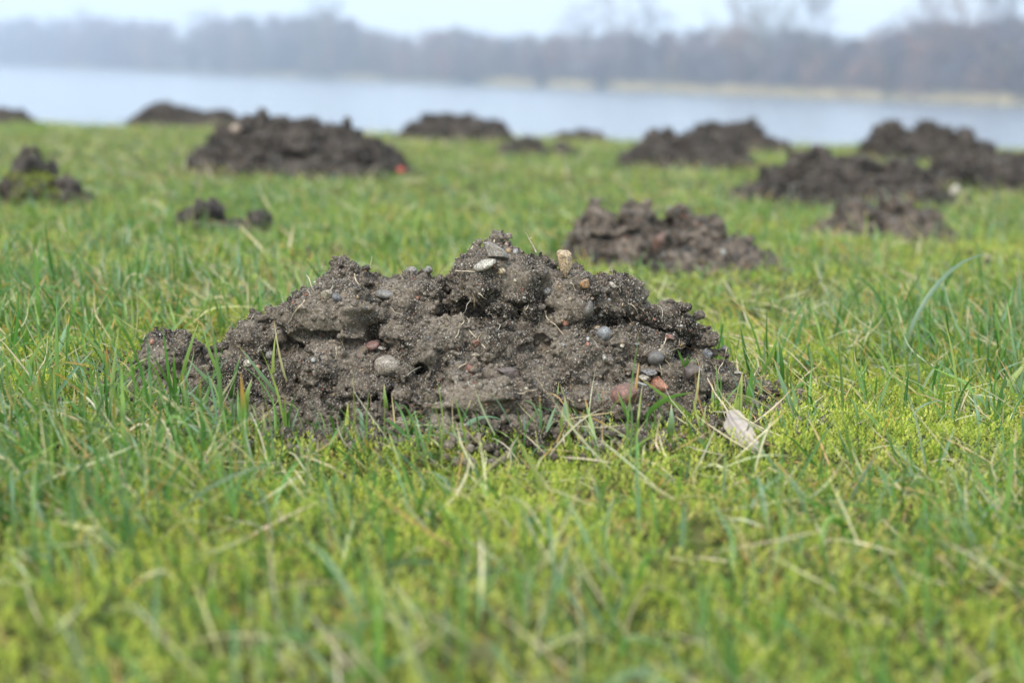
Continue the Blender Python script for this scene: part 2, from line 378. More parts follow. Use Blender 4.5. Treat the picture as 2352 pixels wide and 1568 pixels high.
main_sil = [(318, 905), (326, 850), (346, 800), (356, 765), (378, 748), (418, 768), (452, 800), (478, 822), (500, 800), (530, 772), (600, 740), (640, 720), (700, 695), (740, 684), (768, 676), (771, 606), (798, 582), (822, 596), (850, 606), (866, 664), (895, 684), (922, 655), (945, 612), (975, 594), (1000, 604), (1022, 628), (1045, 662), (1056, 605), (1070, 572), (1110, 554), (1150, 548), (1180, 575), (1200, 580), (1235, 572), (1260, 588), (1290, 600), (1320, 612), (1345, 645), (1368, 648), (1395, 638), (1425, 652), (1465, 690), (1520, 708), (1560, 735), (1605, 765), (1635, 800), (1675, 830), (1692, 875), (1712, 910)]
main_feats = [  # px, py, radii (x, depth, z), +1 clod / -1 cleft
    (760, 725, .034, .030, .022, 1), (1000, 800, .022, .022, .018, 1), (1025, 850, .018, .018, .016, 1), (1320, 825, .017, .02, .016, 1),
    (1150, 650, .030, .03, .022, 1), (1310, 700, .022, .02, .02, 1), (1420, 690, .018, .02, .018, 1), (1510, 735, .026, .02, .014, 1), (930, 700, .028, .022, .02, 1),
    (1450, 800, .026, .02, .011, 1), (1550, 870, .02, .016, .010, 1), (395, 825, .022, .022, .017, 1), (600, 800, .022, .018, .015, 1), (540, 860, .02, .014, .010, 1),
    (870, 880, .03, .02, .010, 1), (1100, 920, .035, .02, .011, 1), (1380, 920, .03, .02, .010, 1), (1640, 880, .02, .02, .012, 1), (1660, 930, .012, .012, .010, 1),
    (770, 790, .030, .016, .0045, -1), (1105, 722, .030, .018, .005, -1), (1240, 795, .014, .016, .004, -1), (1500, 775, .020, .014, .0035, -1), (1400, 745, .010, .012, .0035, -1), (960, 860, .004, .010, .006, -1), (1590, 805, .011, .010, .003, -1), (870, 905, .008, .009, .0035, -1)]
hillA, VA, QA = mound('molehill', main_sil, (1176, 1045), 'large grey-brown stony molehill with an upright amber flint at its top', .00125,
                      half=.158, feats=main_feats, mat=M_soil, grit=(60000, .00025, .00115), fibres=1500, seed=5, crumbs=3500, lumps=9000, clod=.016, drop=.0055)
bvhA = BVHTree.FromPolygons(VA.tolist(), QA.tolist())

silB = [(1285, 590), (1300, 560), (1322, 535), (1336, 490), (1345, 466), (1372, 463), (1392, 482), (1412, 492), (1440, 478), (1462, 465), (1484, 478), (1500, 502), (1528, 490), (1548, 477), (1566, 474), (1578, 495), (1592, 512), (1606, 498), (1625, 502), (1642, 500), (1654, 525), (1672, 538), (1706, 540), (1726, 553), (1764, 570), (1790, 600), (1806, 635)]
mound('molehill', silB, (1540, 650), 'reddish brown crumbly molehill directly behind the amber flint, with knobbly clods on its crest', .0026, drop=.010, clod=.020, half=.15, mat=M_soil_mid,
      feats=[(1366, 492, .013, .014, .016, 1), (1385, 515, .016, .014, .012, 1), (1450, 500, .016, .014, .013, 1), (1480, 490, .011, .012, .013, 1), (1560, 500, .013, .014, .014, 1), (1580, 520, .012, .014, .010, 1), (1622, 518, .011, .014, .011, 1), (1645, 515, .009, .012, .012, 1), (1415, 505, .010, .02, .006, -1), (1520, 515, .010, .02, .005, -1), (1480, 545, .05, .03, .006, -1), (1400, 540, .012, .02, .006, -1), (1600, 590, .02, .02, .005, -1)],
      grit=(6000, .0008, .0038), fibres=200, seed=21, rough=1.2)
silC = [(440, 385), (455, 345), (480, 325), (505, 300), (530, 276), (555, 272), (585, 265), (592, 252), (601, 247), (612, 258), (620, 266), (665, 262), (715, 262), (740, 280), (785, 280), (790, 272), (798, 268), (806, 285), (850, 310), (895, 325), (925, 355), (950, 390)]
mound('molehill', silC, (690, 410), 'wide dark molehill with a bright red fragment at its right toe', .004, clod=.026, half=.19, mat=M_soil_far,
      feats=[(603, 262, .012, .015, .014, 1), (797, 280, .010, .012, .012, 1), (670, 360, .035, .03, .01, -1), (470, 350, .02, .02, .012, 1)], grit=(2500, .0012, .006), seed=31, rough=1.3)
silD = [(0, 450), (8, 430), (36, 408), (40, 378), (54, 356), (68, 340), (94, 362), (106, 398), (140, 410), (172, 424), (196, 440), (222, 460)]
hillD, VD, QD = mound('molehill', silD, (110, 492), 'small molehill with a pointed peak and a mossy green face', .003, drop=0., clod=.017, half=.09, mat=M_soil_far,
      feats=[(68, 380, .012, .014, .018, 1), (96, 392, .008, .01, .009, 1), (150, 425, .02, .02, .012, 1)], grit=(900, .001, .004), seed=41, rough=.9)
silE = [(392, 522), (408, 495), (440, 484), (460, 464), (485, 460), (504, 482), (522, 508), (545, 505), (560, 508), (572, 492), (594, 484), (616, 494), (630, 524)]
mound('molehill', silE, (510, 548), 'small low dark heap with a dip in its middle, near the mossy molehill', .003, drop=-.004, clod=.011, half=.05, mat=M_soil_far,
      feats=[(475, 484, .013, .014, .012, 1), (430, 506, .013, .014, .009, 1), (597, 505, .013, .014, .011, 1)], grit=(400, .001, .003), seed=43, rough=.8)
silF = [(295, 288), (320, 256), (345, 238), (390, 232), (420, 240), (450, 254), (480, 254), (500, 249), (530, 254), (555, 276), (565, 288)]
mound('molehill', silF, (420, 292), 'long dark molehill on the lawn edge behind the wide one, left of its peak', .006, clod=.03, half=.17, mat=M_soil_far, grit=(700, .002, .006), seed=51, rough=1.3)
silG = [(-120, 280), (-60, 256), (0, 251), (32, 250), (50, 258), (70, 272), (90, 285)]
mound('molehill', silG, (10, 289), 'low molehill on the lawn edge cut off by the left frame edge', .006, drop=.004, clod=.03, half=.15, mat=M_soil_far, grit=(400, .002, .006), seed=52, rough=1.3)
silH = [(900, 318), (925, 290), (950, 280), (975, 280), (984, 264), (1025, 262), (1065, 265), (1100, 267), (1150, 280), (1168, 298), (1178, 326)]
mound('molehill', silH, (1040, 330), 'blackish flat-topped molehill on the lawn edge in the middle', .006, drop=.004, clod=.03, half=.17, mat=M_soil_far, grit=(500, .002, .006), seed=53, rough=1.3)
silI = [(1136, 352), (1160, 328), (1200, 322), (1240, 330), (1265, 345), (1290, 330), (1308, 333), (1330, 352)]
mound('molehill', silI, (1220, 357), 'very low flattened molehill in front of the flat-topped one', .005, drop=-.002, half=.09, mat=M_soil_far, grit=(400, .002, .006), seed=54)
silJ = [(1245, 318), (1290, 306), (1335, 303), (1376, 307), (1402, 322)]
mound('molehill', silJ, (1320, 324), 'thin brown strip of soil on the lawn edge behind the flattened molehill', .006, drop=-.006, half=.12, mat=M_soil_far, seed=55)
silK = [(1412, 372), (1440, 345), (1482, 320), (1520, 296), (1545, 294), (1566, 300), (1600, 304), (1636, 310), (1676, 320), (1706, 340), (1730, 360), (1748, 385)]
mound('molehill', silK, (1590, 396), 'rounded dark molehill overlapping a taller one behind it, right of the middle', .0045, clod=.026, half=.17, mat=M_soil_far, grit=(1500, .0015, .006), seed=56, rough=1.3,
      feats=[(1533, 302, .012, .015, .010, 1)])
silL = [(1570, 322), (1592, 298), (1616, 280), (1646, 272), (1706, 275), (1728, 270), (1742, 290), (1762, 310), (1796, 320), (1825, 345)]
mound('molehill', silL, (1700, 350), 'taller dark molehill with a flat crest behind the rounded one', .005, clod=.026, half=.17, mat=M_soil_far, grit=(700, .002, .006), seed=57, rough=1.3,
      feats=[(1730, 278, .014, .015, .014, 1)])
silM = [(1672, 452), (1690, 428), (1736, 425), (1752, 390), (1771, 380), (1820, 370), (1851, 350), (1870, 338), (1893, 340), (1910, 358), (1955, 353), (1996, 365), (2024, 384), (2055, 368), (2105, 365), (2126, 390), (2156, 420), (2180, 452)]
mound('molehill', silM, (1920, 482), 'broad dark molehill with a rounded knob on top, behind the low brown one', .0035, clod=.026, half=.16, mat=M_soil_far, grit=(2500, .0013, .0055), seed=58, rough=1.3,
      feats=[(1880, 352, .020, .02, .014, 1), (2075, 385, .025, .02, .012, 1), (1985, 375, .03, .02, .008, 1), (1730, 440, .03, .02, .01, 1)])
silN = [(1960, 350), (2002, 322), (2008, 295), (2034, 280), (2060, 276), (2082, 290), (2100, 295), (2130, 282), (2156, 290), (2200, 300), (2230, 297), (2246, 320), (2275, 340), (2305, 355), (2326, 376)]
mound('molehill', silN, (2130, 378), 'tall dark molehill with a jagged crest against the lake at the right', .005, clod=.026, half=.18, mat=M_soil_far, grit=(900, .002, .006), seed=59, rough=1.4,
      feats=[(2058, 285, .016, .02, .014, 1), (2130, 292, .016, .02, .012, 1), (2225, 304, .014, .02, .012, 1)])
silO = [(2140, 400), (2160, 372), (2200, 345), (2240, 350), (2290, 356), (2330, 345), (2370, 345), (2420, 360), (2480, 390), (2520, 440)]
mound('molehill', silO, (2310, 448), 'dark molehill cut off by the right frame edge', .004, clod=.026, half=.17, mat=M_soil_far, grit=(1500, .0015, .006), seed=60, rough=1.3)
silQ = [(1845, 525), (1890, 505), (1918, 490), (1942, 462), (1962, 452), (1986, 466), (2006, 482), (2026, 452), (2056, 450), (2085, 462), (2100, 486), (2126, 475), (2150, 483), (2166, 508), (2200, 530)]
mound('molehill', silQ, (2030, 560), 'low brown molehill with a dark hole in its face, below the broad dark one', .003, clod=.020, half=.11, mat=M_soil_mid, grit=(2500, .001, .0045), seed=61, rough=1.2,
      feats=[(2045, 490, .026, .03, .011, -1), (1965, 475, .016, .016, .010, 1), (2135, 495, .016, .016, .009, 1)])
for i, (px, py, w, lab) in enumerate([(2296, 535, .016, 'small brown clod alone in the grass right of the low brown molehill'), (1760, 888, .012, 'little dark clod in the grass at the right toe of the stony molehill'),
                                      (2180, 462, .013, 'dark clod beside the pale stone near the right edge'), (232, 466, .012, 'dark clod right of the small peaked molehill')]):
    p = at_plane(px, py); hwp = w*F0/p.y
    mound('soil_clod', [(px-hwp, py-2), (px-hwp*.6, py-hwp*.55), (px, py-hwp*.8), (px+hwp*.6, py-hwp*.45), (px+hwp, py-2)], (px, py), lab, .002, half=w*.9, mat=M_soil_mid if i < 1 else M_soil, seed=80+i, rough=.6, crumbs=25, clod=.009, group='loose soil clods in the grass')
for o_ in COL.objects:
    if o_.name.startswith('soil_clod'): o_['category'] = 'soil clod'
def soil_height(x, y):
    h = np.full(np.shape(x), -1.)
    for f_ in FOOT: h = np.maximum(h, f_(x, y))
    return h

#@@PART2
# ------------------------------------------------------------------ stones on and in the front molehill
K_ = 2352/2560                                       # stone positions were read in 2560-wide coordinates
def hit(px, py, default_z=.01):
    d = ray(px, py); h = bvhA.ray_cast(Vector((0, 0, CAM_H)), d)
    if h[0] is not None: return h[0], h[1]
    return None, None
def stone_mesh(name, rx, ry, rz, ang, seed, sub=ICO3):
    r = np.random.default_rng(seed); V, Fc = sub[0].copy(), sub[1]
    if ang:                                          # broken faces
        for k in range(9 if ang < 2 else 14):
            n = r.normal(size=3); n /= np.linalg.norm(n); c = r.uniform(.50, .82)
            V -= np.clip(V@n-c, 0, None)[:, None]*n
        V += (fbm(V[:, 0]*3, V[:, 1]*3, V[:, 2]*3, seed)*.06)[:, None]*V
    else:
        V *= (1+.16*vnoise(V[:, 0]*1.3, V[:, 1]*1.3, V[:, 2]*1.3, seed)+.05*vnoise(V[:, 0]*4, V[:, 1]*4, V[:, 2]*4, seed+1))[:, None]
    V = V*np.array([rx, ry, rz])
    return np_mesh(name, V, Fc, M_stone, smooth=not ang)
def put_stone(name, sx, sy, w, h, col, label, cat, group=None, ang=0, tilt=0, sink=.35, seed=0, sub=ICO3):
    px, py = sx*K_, sy*K_
    P, n = hit(px, py)
    if P is None: P, n = hit(px, py+h*.5*K_)
    if P is None: return None
    s = P.length*1.0/3555*.5*(1+0)                    # half a source pixel in metres
    big_ = 1.15 if max(w, h) > 18 else .95; rx, rz = w*s*big_, h*s*big_; col = tuple(.70*c_+.30*k_s for c_, k_s in zip(col, (.19, .16, .13))); ry = min(max(rx, rz), (rx+rz)*.55)
    o = stone_mesh(name, rx, ry, rz, ang, seed+int(sx), sub)
    o.location = P+n*ry*(.5-sink)+Vector((0, -ry*.25, 0))
    o.rotation_euler = (random.uniform(-.25, .25), R(tilt), random.uniform(-.3, .3))
    o.color = (*col, 1); tag(o, label, cat, group)
    return o
BR, DR, OR = (.30, .085, .045), (.17, .055, .045), (.40, .17, .06)
AM, TA, CR = (.42, .26, .10), (.34, .25, .16), (.52, .46, .34)
GR, BG, WH, DK = (.24, .23, .22), (.17, .19, .22), (.60, .58, .53), (.07, .07, .075)
big = [
 ('stone', 1238, 631, 74, 40, (.25, .22, .18), 'largest grey-brown stone lying on the summit of the front molehill', 'stone', 1, 22, .4),
 ('pebble', 1214, 664, 52, 20, (.50, .46, .38), 'long ivory speckled pebble under the summit stone, crossed by a root', 'pebble', 0, -24, .2),
 ('pebble', 1253, 677, 20, 15, (.55, .44, .26), 'knobbly yellowish pebble at the right end of the ivory one', 'pebble', 1, 0, .3),
 ('pebble', 1270, 629, 17, 18, (.42, .27, .12), 'amber pebble on the right shoulder of the summit stone', 'pebble', 0, 0, .3),
 ('pebble', 1288, 631, 14, 18, (.42, .41, .40), 'grey-white quartz pebble beside the amber one on the summit', 'pebble', 0, 20, .3),
 ('pebble', 1267, 610, 11, 13, (.45, .31, .24), 'pinkish tan pebble sticking up highest on the summit', 'pebble', 0, 0, .1),
 ('stone', 1461, 712, 24, 30, (.48, .24, .07), 'bright orange-amber broken stone below and right of the upright flint', 'stone', 1, -30, .25),
 ('pebble', 1468, 774, 20, 42, (.13, .115, .10), 'glossy dark brown oblong pebble standing upright on the upper right slope', 'pebble', 0, 12, .25),
 ('pebble', 1502, 784, 13, 17, (.50, .48, .45), 'small pale grey pebble beside the dark oblong one', 'pebble', 0, 0, .25),
 ('pebble', 1534, 716, 10, 24, (.62, .56, .47), 'ivory oblong pebble lying tilted on the right shoulder of the front molehill', 'pebble', 0, -50, .2),
 ('stone', 1509, 837, 33, 33, (.23, .25, .27), 'round blue-grey stone with pale bands on the right slope of the front molehill', 'stone', 0, 0, .2),
 ('pebble', 1494, 821, 18, 14, (.33, .25, .16), 'tan pebble resting on top of the banded blue-grey stone', 'pebble', 0, 0, .3),
 ('brick_fragment', 1552, 987, 68, 56, (.22, .075, .050), 'large dark brick-red fragment at the foot of the front molehill', 'brick fragment', 1, -18, .22),
 ('brick_fragment', 1645, 966, 46, 40, (.47, .17, .085), 'bright orange brick fragment right of the large dark red one', 'brick fragment', 1, 15, .22),
 ('shell', 1604, 964, 32, 13, (.62, .61, .56), 'white shell flake between the two brick fragments', 'shell', 1, 25, .3),
 ('stone', 1612, 943, 30, 15, (.44, .39, .30), 'flat cream stone above the white shell flake', 'stone', 1, 5, .3),
 ('stone', 1622, 927, 42, 15, (.22, .215, .225), 'flat grey stone above the flat cream stone', 'stone', 1, -4, .3),
 ('stone', 1727, 932, 42, 36, (.075, .048, .046), 'blackish maroon stone at the right foot of the front molehill', 'stone', 1, -20, .2),
 ('stone', 1770, 883, 27, 27, (.26, .28, .31), 'blue-grey angular stone high on the right flank of the front molehill', 'stone', 1, 10, .2),
 ('slate_chip', 1812, 866, 20, 12, (.085, .09, .10), 'dark square slate chip on the right end of the front molehill', 'slate', 1, 0, .1),
 ('stone', 1638, 893, 36, 30, (.10, .10, .10), 'dark grey rounded stone in the middle of the right slope', 'stone', 0, 0, .4),
 ('stone', 1843, 934, 30, 18, (.42, .37, .29), 'rough cream stone at the right tip of the front molehill', 'stone', 1, 20, .3),
 ('stone', 1268, 928, 54, 36, (.17, .13, .12), 'dull reddish grey slab in the middle of the front slope', 'stone', 1, 12, .4),
 ('stone', 967, 920, 58, 44, (.36, .30, .235), 'round flat beige stone on the lower left of the front slope', 'stone', 0, -6, .15),
 ('pebble', 926, 865, 32, 22, (.22, .085, .07), 'smooth maroon pebble above the round beige stone', 'pebble', 0, -22, .1),
 ('pebble', 947, 854, 18, 16, (.19, .21, .22), 'round slate-blue pebble touching the maroon one', 'pebble', 0, 0, .1),
 ('shell', 956, 869, 22, 8, (.66, .65, .60), 'tiny white shell flake under the slate-blue pebble', 'shell', 1, 12, .1),
 ('pebble', 622, 909, 22, 15, (.58, .52, .40), 'cream pebble low on the left slope of the front molehill', 'pebble', 0, -15, .15),
 ('pebble', 642, 918, 18, 16, (.58, .33, .18), 'orange and white pebble right of the cream one on the left slope', 'pebble', 0, 0, .15),
 ('pebble', 678, 887, 22, 18, (.22, .20, .18), 'brown-grey rounded pebble up from the orange and white one', 'pebble', 0, 0, .3),
 ('pebble', 785, 899, 15, 14, (.40, .41, .38), 'pale green-grey pebble in the lower left soil', 'pebble', 0, 0, .3),
 ('pebble', 382, 855, 14, 13, (.50, .20, .12), 'salmon red pebble at the left tip of the front molehill', 'pebble', 0, 0, .1),
 ('stone', 818, 735, 26, 22, (.38, .32, .23), 'tan angular stone on the left shoulder of the front molehill', 'stone', 1, -20, .15),
 ('pebble', 842, 745, 23, 19, (.13, .14, .16), 'dark blue-grey pebble touching the tan angular stone', 'pebble', 0, 30, .3),
 ('stone', 962, 735, 42, 20, (.18, .175, .165), 'dull grey stone half sunk below the left turret of soil', 'stone', 0, 0, .5),
 ('pebble', 1030, 681, 21, 19, (.33, .30, .27), 'smooth grey pebble on the middle knob of the crest', 'pebble', 0, 0, .15),
 ('pebble', 1069, 668, 20, 16, (.30, .29, .26), 'grey pebble a little higher than the smooth one on the middle knob', 'pebble', 0, 0, .3),
 ('stone', 1191, 857, 20, 15, (.30, .12, .07), 'flat reddish brown stone in the centre of the front slope', 'stone', 1, -25, .2),
 ('pebble', 1191, 889, 22, 12, (.36, .30, .21), 'flat tan pebble with a root across it below the reddish stone', 'pebble', 0, 0, .2),
 ('pebble', 1366, 728, 20, 20, (.30, .29, .27), 'pale grey stone left of the orange-amber broken one', 'pebble', 0, 0, .4),
 ('brick_fragment', 1673, 843, 24, 12, (.26, .10, .065), 'flat red-brown brick chip curled over by a root on the right slope', 'brick fragment', 1, 12, .2),
]
for i, (nm, sx, sy, w, h, c, lab, cat, ang, tilt, sink) in enumerate(big):
    put_stone(nm, sx, sy, w, h, c, lab, cat, None, ang, tilt, sink, 100+i, ICO4 if ang else ICO3)
P, n_ = hit(1428*K_, 694*K_)                          # the flint stands on its narrow foot
P = P or at_depth(1428*K_, 694*K_, 1.03)
import bmesh
Pc = at_depth(1411*K_, 659*K_, P.y-.002); bm = bmesh.new(); u_ = 6.4e-5
for dx_, dz_, dy_ in ((-88, 125, 0), (-60, 140, 60), (38, 139, 70), (74, 108, 20), (38, 78, -52), (-34, 108, -44), (-74, 70, -12), (-36, -75, -30), (18, -160, 0), (88, -10, 8), (38, -92, -46), (52, -100, 34), (-50, -60, 52), (62, 20, 62)):
    bm.verts.new((dx_*u_, dy_*u_, dz_*u_))
bmesh.ops.convex_hull(bm, input=bm.verts)
for v_ in [v_ for v_ in bm.verts if not v_.link_faces]: bm.verts.remove(v_)
bmesh.ops.bevel(bm, geom=bm.edges[:], offset=.00028, segments=2, profile=.6, affect='EDGES')
me_ = bpy.data.meshes.new('flint'); bm.to_mesh(me_); bm.free(); me_.materials.append(M_stone); fl = bpy.data.objects.new('flint', me_); COL.objects.link(fl)
fl.location = Pc; fl.color = (.44, .32, .185, 1)
tag(fl, 'upright amber flint with sharp faces standing on the crest of the front molehill', 'flint')
small = {
 'brick_crumb': ((BR, (.36, .12, .06)), 'tiny brick-red crumb stuck in the soil of the front molehill', 'brick crumb', 'brick crumbs in the front molehill', 1,
   [(734, 757, 11), (1044, 745, 14), (837, 789, 12), (1034, 785, 8), (897, 858, 12), (815, 880, 10), (801, 839, 8), (741, 813, 9), (1031, 694, 9), (776, 934, 12), (1235, 666, 12), (1200, 630, 12), (1274, 620, 9), (1414, 806, 17), (1405, 819, 10), (1273, 807, 7), (1199, 711, 9), (1471, 860, 14), (1723, 825, 14), (1636, 798, 11), (1602, 1018, 10), (1621, 1011, 8), (1802, 963, 7), (1383, 1017, 11), (1173, 920, 19), (1146, 872, 9), (1459, 745, 13), (560, 890, 8), (1100, 950, 9)]),
 'tan_pebble': ((TA, AM, (.38, .29, .2)), 'tiny tan or amber pebble set in the soil of the front molehill', 'pebble', 'tan pebbles in the front molehill', 0,
   [(790, 753, 9), (895, 742, 12), (1423, 693, 16), (1395, 706, 13), (1400, 717, 10), (1425, 747, 14), (1479, 746, 12), (1405, 802, 8), (1354, 815, 13), (1556, 853, 15), (1460, 826, 8), (1580, 783, 14), (1689, 852, 9), (1705, 861, 15), (1656, 867, 14), (1814, 939, 14), (1268, 1025, 15), (1268, 970, 14), (1131, 971, 14), (1215, 1010, 11), (880, 930, 10), (730, 860, 9), (1350, 1000, 10), (1090, 1010, 12), (1500, 940, 11), (1560, 930, 9), (1450, 1000, 10), (600, 850, 8), (1080, 780, 9)]),
 'pale_pebble': ((CR, WH, (.42, .42, .42)), 'tiny pale pebble set in the soil of the front molehill', 'pebble', 'pale pebbles in the front molehill', 0,
   [(1061, 734, 11), (1061, 746, 9), (1010, 833, 9), (1512, 792, 8), (1311, 744, 9), (1137, 764, 8), (1289, 700, 12), (1597, 787, 10), (1523, 750, 11), (1555, 863, 14), (1469, 848, 12), (1411, 862, 14), (1316, 971, 15), (1704, 814, 12), (1801, 926, 9), (1192, 889, 9), (1510, 893, 17)]),
 'dark_pebble': ((DK, BG, (.10, .095, .09)), 'tiny dark grey pebble set in the soil of the front molehill', 'pebble', 'dark pebbles in the front molehill', 0,
   [(1071, 844, 14), (976, 893, 18), (1738, 917, 13), (1250, 760, 10), (870, 830, 10), (1440, 890, 12), (1130, 905, 12), (1300, 830, 9), (1050, 990, 12), (700, 940, 11), (1590, 860, 12), (1660, 915, 9)]),
}
for nm, (cols, lab, cat, grp, ang, pts) in small.items():
    for j, (sx, sy, w) in enumerate(pts):
        put_stone(nm, sx, sy, w*1.05, w*random.uniform(.6, 1.15), cols[j % len(cols)], lab, cat, grp, 1, random.uniform(-60, 60), .42, 300+j, ICO2)
# stones away from the front molehill
def lone_stone(nm, px, py, Y, w, h, c, lab, cat, ang):
    P = at_depth(px, py, Y); o = stone_mesh(nm, w, w*.8, h, ang, int(px), ICO3); o.location = P; o.color = (*c, 1); tag(o, lab, cat); o.rotation_euler = (.2, .3, .5)
lone_stone('plastic_scrap', 921, 392, at_plane(921, 416).y, .0095, .008, (.72, .13, .08), 'bright red fragment at the right toe of the wide dark molehill', 'fragment', 1)
lone_stone('stone', 2194, 440, at_plane(2194, 462).y, .011, .012, (.55, .50, .40), 'pale cream stone standing in the grass right of the broad dark molehill', 'stone', 0)
lone_stone('stone', 541, 297, at_plane(541, 402).y+.08, .010, .010, (.55, .42, .32), 'pale stone high on the left slope of the wide dark molehill', 'stone', 0)
lone_stone('stone', 1661, 579, at_plane(1540, 650).y+.035, .0034, .0032, (.6, .57, .53), 'white stone on the right slope of the reddish brown molehill', 'stone', 0)
lone_stone('brick_fragment', 1512, 552, at_plane(1540, 650).y+.06, .008, .013, (.17, .085, .06), 'dull red-brown slab in the face of the reddish brown molehill', 'brick fragment', 1)
lone_stone('stone', 1600, 362, at_plane(1590, 388).y+.03, .011, .008, (.22, .17, .13), 'brownish stone low on the rounded dark molehill', 'stone', 1)
lone_stone('stone', 1932, 432, at_plane(1920, 470).y+.045, .010, .009, (.30, .24, .18), 'light brown stone in the face of the broad dark molehill', 'stone', 0)
lone_stone('pebble', 387, 1360, at_plane(387, 1364).y, .0032, .0028, (.75, .66, .66), 'pale pinkish pebble in the moss nearest the lower left corner', 'pebble', 0)

# ------------------------------------------------------------------ roots on the front molehill
def root_curve(pts, r0, r1):
    """a thin tapered tube through world points"""
    P = np.array([list(p) for p in pts]); n = len(P)
    s = np.linspace(0, n-1, (n-1)*5+1); Q = np.stack([np.interp(s, np.arange(n), P[:, k]) for k in range(3)], 1)
    for _ in range(3): Q[1:-1] = (Q[:-2]+Q[1:-1]*2+Q[2:])/4
    Q += np.stack([vnoise(s*1.7, s*0+k*9.1+P[0, 0]*99, s=k)*.0004 for k in range(3)], 1)
    T = np.gradient(Q, axis=0); T /= np.linalg.norm(T, axis=1, keepdims=True)+1e-9
    A = np.cross(T, [0.1, 1, .15]); A /= np.linalg.norm(A, axis=1, keepdims=True)+1e-9; B = np.cross(T, A)
    rr = np.linspace(r0, r1, len(Q))*(1+.3*vnoise(s*2.1, s*0, s=5)); k = 6
    an = np.arange(k)*2*math.pi/k
    V = Q[:, None]+rr[:, None, None]*(np.cos(an)[None, :, None]*A[:, None]+np.sin(an)[None, :, None]*B[:, None])
    m_ = len(Q); F = [[i*k+j, i*k+(j+1) % k, (i+1)*k+(j+1) % k, (i+1)*k+j] for i in range(m_-1) for j in range(k)]
    return V.reshape(-1, 3), np.array(F)
def root_pts(pl, lift=.0006, base=None):
    out = []; last = None
    for sx, sy in pl:
        P, n = hit(sx*K_, sy*K_)
        out.append((P, n))
    ys_ = [p[0].y for p in out if p[0] is not None]; y0 = min(ys_) if ys_ else 1.0
    res = []
    for (sx, sy), (P, n) in zip(pl, out):
        if P is None or (last is not None and abs(P.y-last) > .035):
            P = at_depth(sx*K_, sy*K_, (last if last is not None else y0)-.001)
        else: P = P+n*lift+Vector((0, -lift, 0))
        last = P.y; res.append(P)
    return res
def root_mat():
    m, t, b, o = new_mat('root'); n = N_(t, 'ShaderNodeTexNoise'); n.inputs['Scale'].default_value = 300
    tc = N_(t, 'ShaderNodeTexCoord'); t.links.new(tc.outputs['Object'], n.inputs['Vector'])
    t.links.new(ramp(t, n.outputs[0], [(.3, (.36, .27, .17)), (.6, (.62, .53, .38))]), b.inputs['Base Color']); b.inputs['Roughness'].default_value = .6; return m
M_root = root_mat()
RS = 1.35
